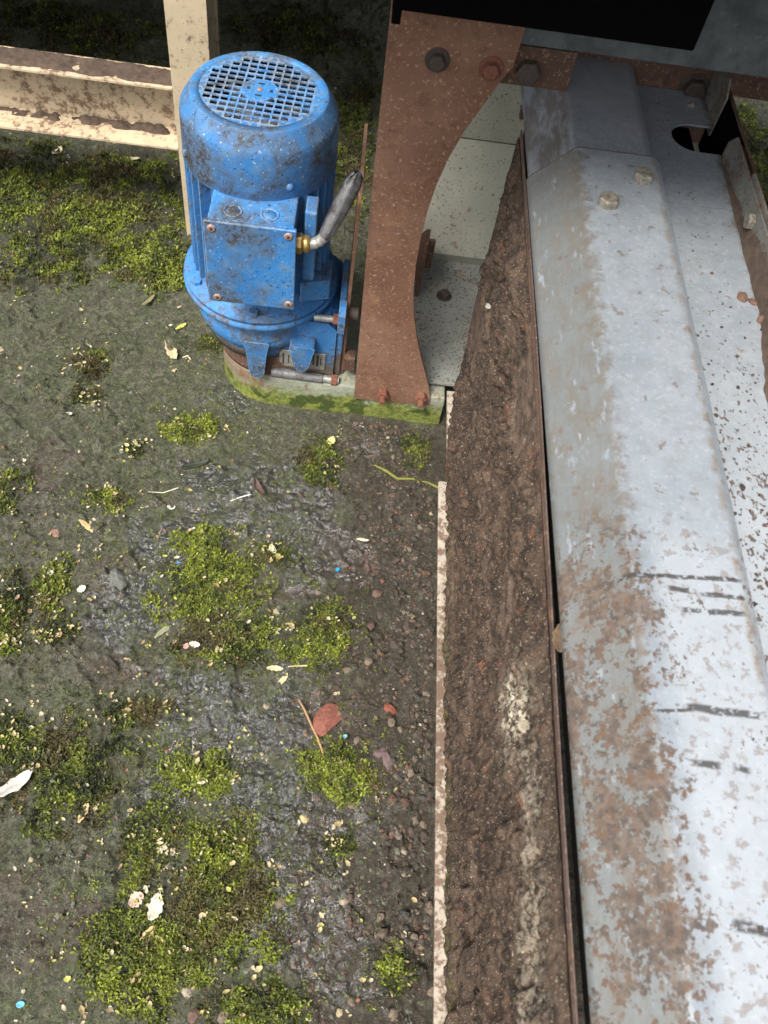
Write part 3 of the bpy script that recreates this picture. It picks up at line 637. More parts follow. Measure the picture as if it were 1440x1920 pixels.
# lugs hanging under the neck and the nameplate
for (xa, zb) in ((-.142, .088), (-.062, .118)):
    build('lug', MB().prism([(xa-.023, .180), (xa-.019, .160), (xa-.0135, zb+.014), (xa-.009, zb+.004), (xa-.003, zb), (xa+.003, zb), (xa+.009, zb+.004), (xa+.0135, zb+.014), (xa+.019, .160), (xa+.023, .180)], 'y', 1.044, 1.078), 'blue', gm, .005, 3)
npz = build('nameplate', MB().box(-.104, -.020, 1.0715, 1.0733, .098, .140), 'plate', gm, .0006, 1)
ink = MB()
for xx_ in (-.098, -.088, -.077, -.062, -.052, -.043, -.036, -.029): 
    ink.box(xx_, xx_+random.uniform(.0015, .005), 1.0708, 1.0713, .103+random.uniform(0, .01), .126+random.uniform(0, .01))
build('plate_print', ink, 'ink', npz)
build('block', MB().box(-.0035, .0085, 1.08, 1.2, .078, .255), 'blued', gm, .003)
build('tie_rod', MB().cyl((-.118, 1.066, .086), (-.022, 1.066, .081), .0095, 16), 'tube', gm)
build('tie_rod', MB().cyl((-.021, 1.066, .081), (.008, 1.066, .080), .0075, 16), 'braid', gm)
build('stud', MB().cyl((-.045, 1.066, .236), (-.012, 1.066, .236), .006, 14), 'braid', gm)
hexbolt('x', (-.012, 1.066, .236), .0105, .012, 'rustr', gm, .0, 'nut'); build('stud', MB().cyl((0., 1.066, .236), (.009, 1.066, .236), .006, 12), 'rustr', gm)
hexbolt('x', (-.006, 1.066, .080), .011, .012, 'rustr', gm, .0, 'nut')
build('block_lug', MB().prism([(1.052, .215), (1.08, .20), (1.08, .27), (1.062, .27), (1.052, .258)], 'x', -.0035, .0085), 'blued', gm, .003)
# motor barrel with fins
body = build('barrel', MB().lathe([(.0, .259), (.094, .259), (.097, .262), (.097, .51), (.0, .51)], (cx, cy, 0), 64), 'blued', gm)
for k in range(36):
    a = 2*math.pi*(k+.5)/36
    if R(225) < a < R(318): continue
    ca, sa = math.cos(a), math.sin(a)
    f = MB(); pts = [(.0965, -.0022), (.116, -.0012), (.116, .0012), (.0965, .0022)]
    f.prism([(cx+r*ca-t_*sa, cy+r*sa+t_*ca) for r, t_ in pts], 'z', .268, .50); build('fin', f, 'blued', body)
build('barrel_foot', MB().prism([(-.072, 1.075), (-.022, 1.09), (-.022, 1.14), (-.072, 1.14)], 'z', .2595, .30), 'blue', gm, .003)
build('side_pad', MB().box(-.066, -.048, 1.035, 1.075, .345, .475), 'blue', gm, .003)
# cowl
cz = .578
cw = MB(); cw.lathe([(.0862, cz-.0015), (.0975, cz-.0015), (.0988, cz-.0018), (.1000, cz-.0030), (.1010, cz-.0046), (.1130, cz-.0225), (.1145, cz-.0255), (.1156, cz-.0295), (.1162, cz-.034), (.1168, .476), (.1158, .4745), (.1148, .476), (.1148, cz-.034), (.107, cz-.016), (.0985, cz-.0045), (.0862, cz-.0045)], (cx, cy, 0), 96, close=True)
cow = build('fan_cowl', cw, 'blue', gm)
ga = R(-3.2); ca, sa = math.cos(ga), math.sin(ga); gr = MB(); pit = .0128
def rot2(p): return (cx+p[0]*ca-p[1]*sa, cy+p[0]*sa+p[1]*ca)
RI = .0868
for k in range(-7, 8):
    q = (k+.0)*pit
    if abs(q) > RI-.002: continue
    L = math.sqrt(RI**2-q**2)
    gr.prism([rot2(p) for p in ((-L, q-.0013), (L, q-.0013), (L, q+.0013), (-L, q+.0013))], 'z', cz-.0042, cz-.0017)
    gr.prism([rot2(p) for p in ((q-.0013, -L), (q+.0013, -L), (q+.0013, L), (q-.0013, L))], 'z', cz-.0045, cz-.0020)
# stepped filling round the rim as in punched sheet
for i in range(-8, 8):
    for j in range(-8, 8):
        c_ = ((i+.5)*pit, (j+.5)*pit); far = max(math.hypot(c_[0]+a*pit/2, c_[1]+b*pit/2) for a in (-1, 1) for b in (-1, 1)); nearr = min(math.hypot(c_[0]+a*pit/2, c_[1]+b*pit/2) for a in (-1, 1) for b in (-1, 1))
        if far > RI+.003 and nearr < RI-.001:
            g = pit/2+.0004; pp = [(c_[0]+a*g, c_[1]+b*g) for a, b in ((-1, -1), (1, -1), (1, 1), (-1, 1))]
            pp = [(p[0]*min(1, .0885/max(1e-6, math.hypot(*p))), p[1]*min(1, .0885/max(1e-6, math.hypot(*p)))) for p in pp]
            gr.prism([rot2(p) for p in pp], 'z', cz-.0040, cz-.0019-.00003*((i*7+j*3) % 5))
build('grille', gr, 'blue', cow)
hub = MB(); hub.prism([rot2((.0275*math.cos(R(22.5+45*k)), .0275*math.sin(R(22.5+45*k)))) for k in range(8)], 'z', cz-.0046, cz-.0008)
hb = build('grille_hub', hub, 'blue', cow, .0005, 1)
hh_ = MB()
for (dx, dy, w_, h_) in ((0, .0145, .0045, .0018), (0, -.0145, .0045, .0018), (-.0165, 0, .002, .0032), (.0165, 0, .002, .0032)):
    hh_.prism([rot2((dx+a*w_, dy+b*h_)) for a, b in ((-1, -1), (1, -1), (1, 1), (-1, 1))], 'z', cz-.0009, cz-.0005)
build('hub_slot', hh_, 'inside', hb); build('hub_pin', MB().lathe([(.0, cz+.0012), (.0025, cz+.001), (.0042, cz-.0006)], (cx, cy, 0), 16), 'screw', hb)
fan = MB(); fan.lathe([(.0, .54), (.03, .54), (.032, .52), (.08, .516), (.08, .513), (.0, .513)], (cx, cy, 0), 40)
for k in range(9):
    a = 2*math.pi*k/9+.2; c2, s2 = math.cos(a), math.sin(a)
    fan.prism([(cx+r*c2-t_*s2, cy+r*s2+t_*c2) for r, t_ in ((.03, -.0015), (.082, -.0015), (.082, .0015), (.03, .0015))], 'z', .516, .548)
build('fan', fan, 'fan', gm)
for a in (R(-62), R(28), R(118), R(208)):
    hexbolt_c = (cx+.1165*math.cos(a), cy+.1165*math.sin(a), .498)
    mb = MB(); d = Vector((math.cos(a), math.sin(a), 0)); p = Vector(hexbolt_c)
    mb.tube([p-d*.001, p+d*.002, p+d*.0042, p+d*.005], [.0058, .0058, .0042, .001], 14); build('cowl_screw', mb, 'blue', cow)
# terminal box
tb = build('terminal_box', MB().box(-.202, -.078, .9925, 1.072, .335, .4775), 'blue', gm, .003, 3)
lid = build('terminal_lid', MB().box(-.2065, -.0735, .984, .9915, .3275, .481), 'blue', tb, .0025, 3)
for (u, v) in ((396, 428), (541, 444), (408, 557), (541, 571)):
    p = aty(u, v, .984); mb = MB(); mb.tube([(p[0], .986, p[2]), (p[0], .9835, p[2]), (p[0], .9822, p[2])], [.0068, .0068, .0045], 16); sc_ = build('screw', mb, 'screw', lid)
    build('screw_recess', MB().tube([(p[0], .9823, p[2]), (p[0], .9817, p[2])], .0026, 6, smooth=False), 'ink', sc_)
for (u, v) in ((437, 396), (506, 403)):
    p = atz(u, v, .4775); mb = MB(); mb.lathe([(.0135, .4773), (.0137, .4786), (.0125, .4792), (.0112, .4786), (.0110, .4773)], (p[0], p[1], 0), 28); mb.lathe([(.0095, .4773), (.0092, .4784), (0, .4786)], (p[0], p[1], 0), 28); build('knockout', mb, 'blue', tb)
# gland, braid and conduit
gl = MB(); q0 = Vector((-.0778, 1.012, .4365)); d = Vector((1, .03, 0)).normalized()
hexbolt('x', tuple(q0), .0155, .012, 'brass', gm, .0, 'gland_nut', rot=.0)
build('gland_collar', MB().tube([q0+d*.012, q0+d*.014, q0+d*.021, q0+d*.0225], [.0115, .013, .013, .010], 20), 'brass', gm)
def bez(p0, p1, p2, p3, n=14): return [tuple(Vector(p0)*(1-t)**3+Vector(p1)*3*t*(1-t)**2+Vector(p2)*3*t*t*(1-t)+Vector(p3)*t**3) for t in [i/n for i in range(n+1)]]
pth = bez(q0+d*.021, (-.045, 1.014, .437), (-.035, 1.016, .447), (-.030, 1.018, .461))
br_ = build('conduit_braid', MB().tube(pth, [.0085+.0006*math.sin(i*2.1) for i in range(15)], 14), 'braid', gm)
pa = [(-.034, 1.016, .452), (-.030, 1.018, .462), (-.024, 1.022, .476), (-.014, 1.030, .498), (-.006, 1.038, .516), (-.001, 1.044, .528), (.003, 1.047, .538), (.0045, 1.049, .546)]
cm = MB().tube(pa, [.0090, .0102, .0112, .0118, .0116, .0108, .0078, .0015], 16)
for i, (a, b, c_) in enumerate(cm.v): 
    j = i//16; w_ = .0016*math.sin(i*2.7+j)*(1.8 if j > 4 else 1); cm.v[i] = (a+w_, b-w_, c_+w_*.6)
build('conduit', cm, 'tube', gm, label='torn grey cable conduit sleeve')

# ------------------------------------------------------------------ moss
def moss_mesh(name, lst, n_mul=1., size=1., seed=0, min_w=.18):
    V = []; T = []; rng = np.random.default_rng(100+seed)
    for (u, v, ru, rv, tone) in lst:
        p = atz(u, v); px = atz(u+ru, v); py = atz(u, v-rv)
        a = np.hypot(px[0]-p[0], px[1]-p[1]); b = np.hypot(py[0]-p[0], py[1]-p[1])
        n = int(a*b*6*76000*n_mul)
        r = np.sqrt(rng.random(n))*1.25; t = rng.random(n)*2*np.pi
        x = p[0]+a*r*np.cos(t); y = p[1]+b*r*np.sin(t)
        k = fbm(x, y, 26, 5, 300+seed, .62)*1.45-r*.50-.07; keep = k > min_w-.10+.42*rng.random(n)**1.5
        keep &= ~((x > -.225) & (x < .24) & (y > 1.055) & (y < 1.27)) & ~((x > .195) & (x < .55))
        x, y, k = x[keep], y[keep], k[keep]; n = len(x)
        if n == 0: continue
        z = gz(x, y)
        shade = np.clip(tone*.75+(fbm(x, y, 38, 3, 400+seed)-.5)*1.6+rng.normal(0, .2, n), 0, 1)
        brown = sst(.55, .72, fbm(x, y, 20, 3, 500+seed)+(.5-tone)*.22)
        dk = np.array([.026, .034, .010]); brt = np.array([.23, .27, .03]); bw = np.array([.085, .062, .026])
        col = dk+(brt-dk)*shade[:, None]; col = col*(1-brown[:, None]*.8)+bw*brown[:, None]*.8
        hh = (.002+.011*np.clip(k-min_w, 0, .6))*size
        nl = 6
        for q in range(nl):
            az = rng.random(n)*2*np.pi; el = np.clip(rng.normal(.7, .5, n), -.1, 1.5); L = rng.uniform(.0028, .0085, n)*size; w = L*rng.uniform(.12, .22, n)
            dx = np.cos(az)*np.cos(el); dy = np.sin(az)*np.cos(el); dz = np.sin(el)
            sx = -np.sin(az); sy = np.cos(az)
            bz = z+hh*rng.random(n)*.9-.001
            bx = x+rng.normal(0, .0012, n); by = y+rng.normal(0, .0012, n)
            P0 = np.stack([bx, by, bz], -1); m = .5
            P1 = np.stack([bx+dx*L*m+sx*w, by+dy*L*m+sy*w, bz+dz*L*m], -1); P3 = np.stack([bx+dx*L*m-sx*w, by+dy*L*m-sy*w, bz+dz*L*m], -1)
            P2 = np.stack([bx+dx*L, by+dy*L, bz+dz*L*.9], -1)
            V.append(np.stack([P0, P1, P2, P3], 1).reshape(-1, 3))
            cc = col*rng.uniform(.4, 1.35, n)[:, None]; T.append(np.repeat(cc, 4, 0))
    if not V: return None
    V = np.concatenate(V); T = np.concatenate(T)
    return npmesh(name, V, np.arange(len(V)).reshape(-1, 4), T)
MOSS_SAY = ['bright moss cushion below the motor base with cream husks on top', 'small round moss tuft beside the pale straw', 'tiny dark moss tuft between two brighter ones',
    'dark ragged moss tuft alone on the grey algae', 'thin dark moss tuft just below the ragged dark one', 'narrow upright patch of moss beside the white petal pair',
    'wide bright moss mat strewn with cream husks', 'dull brownish moss mat adjoining the wide husk strewn mat', 'bright moss cushion just above the paired seed wings', 'thick bright moss cushion below the flat red stone',
    'bright moss cushion between the seed wings and the wide lower mat', 'wide brownish moss mat beside the white dry leaf', 'long dull moss strip running down the silt', 'bright rounded part of moss above the widest mat',
    'widest dull green moss mat holding the pale torn petal', 'leafy green moss mat below the golden tan leaf', 'dull moss mat adjoining the gravelly soil end', 'small moss mat above the white dry leaf',
    'small vivid green moss spot on grey silt', 'brown dying moss patch above the vivid green spot', 'dull moss cushion near the yellow flower head', 'dark moss cushion in the corner by the base and flange',
    'round dull moss tuft in the gravel by the flange', 'small dark moss tuft below the thick bright cushion', 'dark wispy moss tuft under the narrow upright patch', 'flat dark moss patch on black wet silt',
    'thin moss tuft tucked against the motor base', 'dull moss patch beside bare tan soil', 'thin edge of moss beside the pale yellow crumpled petal']
for i, m in enumerate(MOSS):
    me = moss_mesh('moss_clump', [m], 1.0, 1.0, i)
    if me is None: continue
    tag(link('moss_clump', me, 'vleaf'), MOSS_SAY[i], 'moss', 'moss cushions on the silt')
cm_ = moss_mesh('moss_carpet', CARPET, .62, 1.15, 50, .22); co = link('moss_carpet', cm_, 'vleaf', kind='stuff'); tag(co, 'low patchy moss carpet around the cream frame and motor', 'moss')
scat = [(m[0], m[1], m[2]*1.5+25, m[3]*1.5+20, m[4]*.8) for m in MOSS]
tag(link('moss_sprigs', moss_mesh('moss_sprigs', scat, .06, .75, 80, .0), 'vleaf', kind='stuff'), 'sparse tiny moss sprigs spreading over the silt between cushions', 'moss')
# moss fringe along the flange foot
fr_l = [(818, v, 9, 14, .6) for v in (1005, 1010, 1180, 1295, 1420, 1560, 1590, 1700)]
me = moss_mesh('moss_fringe', fr_l, 1., .8, 60, .1)
if me: tag(link('moss_fringe', me, 'vleaf', kind='stuff'), 'thin moss fringe along the foot of the cream flange', 'moss')

# ------------------------------------------------------------------ litter
def leaf(name, u, v, L, Wd, ang, col, label, cat='leaf', curl=.25, group=None, z0=0., twist=.3, pts=None, zbase=None, lift=.002):
    """a curled leaf or petal: centred at a pixel, length/width in metres, angle of its axis in the ground plane"""
    n = 11; m = 5; p = atz(u, v, zbase or 0.)
    if zbase is None: g = float(gz(np.array([p[0]]), np.array([p[1]]))[0])
    else: g = zbase
    vs = []; col = np.array(col); T = []
    for i in range(n):
        t = i/(n-1); w = Wd/2*(math.sin(math.pi*min(1, t*.93+.05))**.75 if pts is None else np.interp(t, *pts))*(1+.18*math.sin(i*2.3+u))
        for j in range(m):
            q = (j/(m-1)-.5)*2
            a = (t-.5)*L; b = q*w+.12*L*math.sin(t*3+u)*.5
            h = curl*L*(t-.5)**2+curl*Wd*.9*q*q*.5+twist*q*w*(t-.5)*1.2
            x = p[0]+a*math.cos(ang)-b*math.sin(ang); y = p[1]+a*math.sin(ang)+b*math.cos(ang)
            vs.append((x, y, g+lift+h)); T.append(col*(1-.18*math.exp(-(q*4)**2))*(.9+.2*random.random()))
    fs = [(i*m+j, i*m+j+1, (i+1)*m+j+1, (i+1)*m+j) for i in range(n-1) for j in range(m-1)]
    me = npmesh(name, vs, fs, np.array(T), True); o = link(name, me, 'vleaf')
    s_ = o.modifiers.new('solid', 'SOLIDIFY'); s_.thickness = .0006; s_.offset = 1
    return tag(o, label, cat, group)
CR = (.5, .42, .24); WH = (.60, .58, .50); TN = (.40, .28, .13); YG = (.50, .50, .12); PK = (.66, .42, .34)
leaf('dry_leaf', 322, 662, .050, .020, -.9, (.54, .44, .26), 'curled cream dry leaf lying on silt beside the motor base', curl=.5, twist=.8)
leaf('dry_leaf', 340, 615, .026, .008, .9, YG, 'small yellow green leaf near the motor flange', curl=.3)
leaf('seed_wing', 165, 988, .042, .010, -.45, (.48, .37, .17), 'long tan seed wing lying on grey silt', 'seed wing', curl=.12)
leaf('dry_leaf', 28, 1472, .066, .020, .78, (.45, .44, .40), 'bright white dry leaf with yellow tip lying on moss', curl=.3, twist=.25, lift=.007, pts=([0, .2, .6, .85, 1], [.1, .7, 1, .5, .1]))
leaf('petal', 366, 1213, .017, .010, .05, WH, 'white petal with a pink end beside brown moss', 'petal')
leaf('petal', 350, 1214, .009, .010, .05, (.55, .28, .26), 'small pink petal end touching the white petal', 'petal')
leaf('seed_wing', 516, 1257, .026, .009, .1, (.56, .49, .28), 'cream seed wing of a fallen pair lying level', 'seed wing', curl=.2)
leaf('seed_wing', 530, 1275, .026, .009, 1.15, (.56, .49, .28), 'cream seed wing of a fallen pair pointing down', 'seed wing', curl=.2)
leaf('petal', 512, 1043, .018, .010, -1., (.72, .70, .42), 'pale yellow crumpled petal at the edge of bright moss', 'petal', curl=.8)
leaf('petal', 619, 838, .018, .014, .9, (.66, .60, .22), 'yellow crumpled flower head near the flange end', 'petal', curl=.9)
leaf('chip', 685, 1361, .014, .011, 1.2, WH, 'white paint chip beside the flat red stone', 'chip', curl=.05)
leaf('petal', 321, 951, .014, .010, .1, WH, 'white petal on wet silt below the bright moss', 'petal', curl=.4)
leaf('petal', 156, 1112, .014, .012, .5, WH, 'white petal pair beside the narrow moss cushion', 'petal', curl=.4)
leaf('petal', 257, 1688, .021, .019, .7, (.56, .40, .31), 'pinkish cream petal on the moss edge', 'petal', curl=.3)
leaf('petal', 293, 1703, .034, .019, 1.3, (.58, .55, .43), 'pale torn petal on wide moss', 'petal', curl=.4, twist=.3, lift=.006)
leaf('dry_leaf', 276, 1762, .036, .013, 1.1, (.52, .37, .17), 'golden tan dry leaf stuck upright in wide moss', curl=.3)
leaf('dry_leaf', 159, 1526, .030, .010, 1.5, (.56, .42, .22), 'tan pointed dry leaf on brown moss', curl=.3)
leaf('dry_leaf', 309, 1182, .040, .009, .95, (.25, .25, .15), 'grey green seed wing on wet silt', 'seed wing', curl=.1)
leaf('dry_leaf', 280, 572, .040, .008, 1.0, (.22, .20, .10), 'olive stalk fragment lying on algae', curl=.1)
leaf('dry_leaf', 366, 875, .055, .011, .55, (.035, .042, .028), 'dark decayed leaf lying on the grey silt', curl=.3)
leaf('husk', 487, 925, .036, .013, -1., (.085, .05, .035), 'dark brown husk lying on wet black silt', 'husk', curl=.9, lift=.004)
leaf('petal', 128, 775, .014, .009, .2, WH, 'white petal on grey algae by the dark moss', 'petal', curl=.5)
leaf('petal', 680, 1013, .022, .005, .1, (.7, .62, .42), 'thin cream sliver on cracked silt', 'petal')
leaf('petal', 110, 292, .030, .014, 1.1, (.66, .58, .36), 'cream leaf on moss below the channel rail', 'petal', curl=.5)
leaf('petal', 248, 295, .034, .009, .1, (.62, .55, .33), 'long cream seed wing on moss below the channel rail', 'petal')
leaf('chip', 40, 1883, .010, .008, .3, (.12, .42, .6), 'small light blue plastic chip near bare soil', 'chip')
leaf('chip', 632, 1071, .008, .007, .3, (.02, .25, .6), 'tiny bright blue plastic crumb on cracked silt', 'chip', lift=.003)
leaf('chip', 335, 1058, .006, .005, .3, (.02, .2, .5), 'tiny blue plastic crumb beside bright moss', 'chip', lift=.003)
leaf('chip', 645, 1384, .009, .006, .3, (.2, .42, .5), 'pale blue plastic flake beside the flat red stone', 'chip', lift=.003)
def stick(name, pix, r, col, label, cat='twig', z=.003, zb=None):
    pts = []
    for (u, v) in pix:
        p = atz(u, v, zb or 0); g = zb if zb is not None else float(gz(np.array([p[0]]), np.array([p[1]]))[0]); pts.append((p[0], p[1], g+z))
    mb = MB().tube(pts, [r*(.75+.5*random.random()) for _ in pts], 8); me = mb.mesh(name)
    a = me.color_attributes.new('tint', 'FLOAT_COLOR', 'POINT'); t = np.ones((len(me.vertices), 4), np.float32); t[:, :3] = col; a.data.foreach_set('color', t.ravel())
    return tag(link(name, me, 'vleaf'), label, cat)
stick('twig', [(561, 1310), (572, 1333), (585, 1362), (596, 1388), (606, 1412)], .0020, (.32, .2, .10), 'thin brown twig lying beside the flat red stone')
stick('root', [(700, 878), (722, 888), (745, 898), (770, 903), (800, 904), (820, 912), (836, 924)], .0028, (.17, .17, .035), 'green root running to the cream flange', 'root')
stick('stem', [(540, 1255), (555, 1252), (576, 1251)], .0014, (.5, .42, .2), 'short cream stem of the paired seed wings', 'stem')
stick('twig', [(278, 922), (305, 919), (335, 916)], .0011, (.5, .48, .38), 'pale straw lying on silt beside a moss tuft', 'straw')
stick('twig', [(432, 943), (450, 938), (470, 934)], .0012, (.6, .58, .5), 'white straw pointing at the dark husk', 'straw')
stick('stem', [(663, 872), (672, 858), (682, 845)], .0010, (.02, .02, .015), 'thin dark stem with a white bead at its end', 'stem')
stick('straw', [(343, 672), (352, 668), (358, 676)], .0014, (.6, .52, .32), 'cream leaf stalk beside the motor base', 'stalk')
# stones
def stone_mesh(seed, n=2, flat=.6, el=1.2):
    bm = bmesh.new(); bmesh.ops.create_icosphere(bm, subdivisions=n, radius=1.)
    rs = random.Random(seed); ks = [(Vector((rs.uniform(-1, 1), rs.uniform(-1, 1), rs.uniform(-1, 1))).normalized(), rs.uniform(.55, .9)) for _ in range(9)]
    for v in bm.verts:
        d = v.co.normalized(); r = 1.
        for k, h in ks:
            c = d.dot(k)
            if c > .1: r = min(r, h/c)
        v.co = Vector((d.x*r*el, d.y*r, d.z*r*flat))
    for f in bm.faces: f.smooth = False
    me = bpy.data.meshes.new('pebble'); bm.to_mesh(me); bm.free(); return me
SM = [stone_mesh(k) for k in range(8)]; FLAT = stone_mesh(34, 3, .34, 1.25)
smats = {}
def smat(col):
    k = tuple(round(c, 2) for c in col)
    if k not in smats: smats[k] = mat_plain('stone', col, .85, 0, .9, 170, 1.3)
    return smats[k]
def stone(name, u, v, r, col, label, cat='pebble', me=None, group=None, rot=None, zb=None):
    p = atz(u, v, zb or 0); g = zb if zb is not None else float(gz(np.array([p[0]]), np.array([p[1]]))[0])
    m = (me or SM[int(u*7+v) % 8]); key = m.name+str(smat(col).name)
    mm = bpy.data.meshes.get(key)
    if mm is None: mm = m.copy(); mm.name = key; mm.materials.clear(); mm.materials.append(smat(col))
    o = bpy.data.objects.new(name, mm); COL.objects.link(o); o.location = (p[0], p[1], g-r*.08); o.scale = (r, r, r); o.rotation_euler = (random.uniform(-.2, .2), random.uniform(-.2, .2), rot if rot is not None else random.uniform(0, 6))
    return tag(o, label, cat, group)
stone('stone', 615, 1352, .0225, (.24, .085, .06), 'flat brick red stone beside the thin twig', 'stone', FLAT, rot=1.2).location.z += .005
stone('stone', 727, 1428, .0135, (.16, .11, .105), 'purple grey rounded pebble on the gravelly soil', 'stone', SM[2], rot=-.8)
stone('stone', 712, 1416, .0105, (.15, .10, .10), 'small purple grey pebble tucked beside a larger one', 'stone')
stone('stone', 728, 1327, .0135, (.26, .085, .05), 'long orange red brick fragment on the soil', 'brick fragment', rot=-.5)
stone('stone', 226, 1092, .020, (.13, .135, .12), 'grey angular stone half sunk in pinkish soil', 'stone', rot=-.6)
stone('stone', 570, 1536, .0085, (.50, .40, .20), 'rounded yellow pebble on wet silt', 'pebble')
stone('stone', 96, 992, .0115, (.30, .17, .13), 'pinkish brick chip on grey algae', 'chip', FLAT)
stone('stone', 518, 1148, .0105, (.42, .36, .22), 'pale yellow stone chip on bare tan soil', 'chip', FLAT)
PEB = [(663, 1511, 9, 0), (752, 1549, 12, 0), (772, 1558, 9, 1), (734, 1356, 9, 0), (751, 1368, 7, 0), (668, 1390, 7, 0), (690, 1390, 6, 2), (645, 1690, 8, 3), (742, 1783, 8, 3), (798, 1675, 8, 3), (800, 1298, 8, 0), (765, 1270, 7, 2), (708, 1120, 11, 2), (715, 1152, 10, 1), (765, 1175, 12, 1), (740, 1210, 13, 1), (690, 1180, 12, 2), (735, 935, 8, 2), (755, 940, 9, 1), (680, 965, 12, 1), (725, 905, 8, 1), (712, 1457, 7, 3), (700, 1476, 6, 2), (757, 1596, 7, 3), (806, 1705, 8, 0), (780, 1725, 7, 1), (736, 1905, 9, 0), (756, 1640, 7, 0), (795, 1545, 8, 0), (668, 1308, 8, 2), (500, 1322, 7, 3), (555, 1307, 6, 2), (595, 1300, 6, 2), (706, 1345, 6, 0), (660, 1880, 7, 0), (700, 1850, 6, 1), (770, 1820, 7, 0), (790, 1765, 7, 1), (812, 1860, 8, 0), (712, 1720, 7, 0), (720, 1660, 7, 1), (770, 1450, 8, 0), (745, 1490, 7, 1), (800, 1400, 7, 1), (690, 1245, 8, 0), (778, 1100, 9, 1), (744, 1050, 9, 1), (690, 1060, 9, 2), (800, 1230, 8, 1), (650, 1260, 7, 0), (350, 1855, 10, 3), (420, 1905, 10, 0), (365, 1900, 12, 2)]
PC = [((.19, .145, .105), 'tan'), ((.085, .062, .05), 'dark brown'), ((.14, .085, .065), 'reddish'), ((.34, .28, .21), 'pale')]
for (u, v, s, k) in PEB:
    c, w = PC[k]; stone('pebble', u, v, s*.0009, c, f'{w} pebble among the gravelly soil near the cream flange' if u > 600 else f'{w} pebble at the edge of the moss and silt', 'pebble', None, f'{w} pebbles')
# loose grit and husks nobody could count
ICO = bmesh.new(); bmesh.ops.create_icosphere(ICO, subdivisions=1, radius=1.); IV = np.array([v.co[:] for v in ICO.verts]); IF = np.array([[v.index for v in f.verts] for f in ICO.faces]); ICO.free()
def grit(name, P, rad, cols, label, cat):
    n = len(P); V = IV[None]*RNG.uniform(.55, 1.3, (n, len(IV), 1))*(rad[:, None, None]*np.array([1.15, 1, .7])); a = RNG.random(n)*6.28; c, s = np.cos(a)[:, None], np.sin(a)[:, None]
    X_ = V[..., 0]*c-V[..., 1]*s; Y_ = V[..., 0]*s+V[..., 1]*c; V = np.stack([X_, Y_, V[..., 2]], -1)+P[:, None, :]
    F = (IF[None]+np.arange(n)[:, None, None]*len(IV)).reshape(-1, 3)
    return tag(link(name, npmesh(name, V.reshape(-1, 3), F, np.repeat(cols, len(IV), 0)), 'vstone', kind='stuff'), label, cat)
n = 4500; x = .205-np.abs(RNG.normal(0, .11, n)); y = RNG.uniform(.0, 1.04, n); k = fbm(x, y, 20, 3, 91) > .44; x, y = x[k], y[k]; n = len(x)
pal = np.array([(.085, .063, .048), (.115, .083, .062), (.06, .047, .038), (.16, .125, .095), (.125, .07, .05), (.055, .052, .044), (.075, .06, .045)])
grit('loose_gravel', np.stack([x, y, gz(x, y)-.0004], -1), RNG.gamma(2.2, .00085, n)+.0008, pal[RNG.integers(0, 7, n)], 'loose brown gravel and crumbs along the foot of the conveyor', 'gravel')
n = 2600; x = RNG.uniform(-1., .2, n); y = RNG.uniform(0, 2.2, n); k = ~((x > -.23) & (y > 1.05) & (y < 1.28)); x, y = x[k], y[k]; n = len(x)
pal = np.array([(.20, .18, .13), (.10, .09, .07), (.36, .30, .18), (.24, .11, .08), (.16, .16, .12), (.45, .40, .28)])
grit('scattered_grit', np.stack([x, y, gz(x, y)+.0002], -1), RNG.gamma(2.5, .0005, n)+.0006, pal[RNG.integers(0, 6, n)], 'fine grit scattered over the grey green silt', 'grit')
n = 9000; uu = RNG.uniform(-30, 850, n); vv = RNG.uniform(230, 1960, n); q = np.array([atz(a_, b_)[:2] for a_, b_ in zip(uu, vv)]); x, y = q[:, 0], q[:, 1]
k = (fbm(x, y, 16, 4, 131, .6) > .53) & (x < .2) & ~((x > -.23) & (y > 1.05) & (y < 1.28)); x, y = x[k], y[k]; n = len(x)
pal = np.array([(.08, .082, .062), (.11, .115, .085), (.13, .135, .10), (.06, .06, .048), (.10, .095, .072), (.15, .148, .115), (.095, .112, .065)])
grit('silt_crumbs', np.stack([x, y, gz(x, y)+.0001], -1), RNG.gamma(2., .0006, n)+.0006, pal[RNG.integers(0, 7, n)], 'crumbly grains of dried silt covering the open ground', 'crumbs')
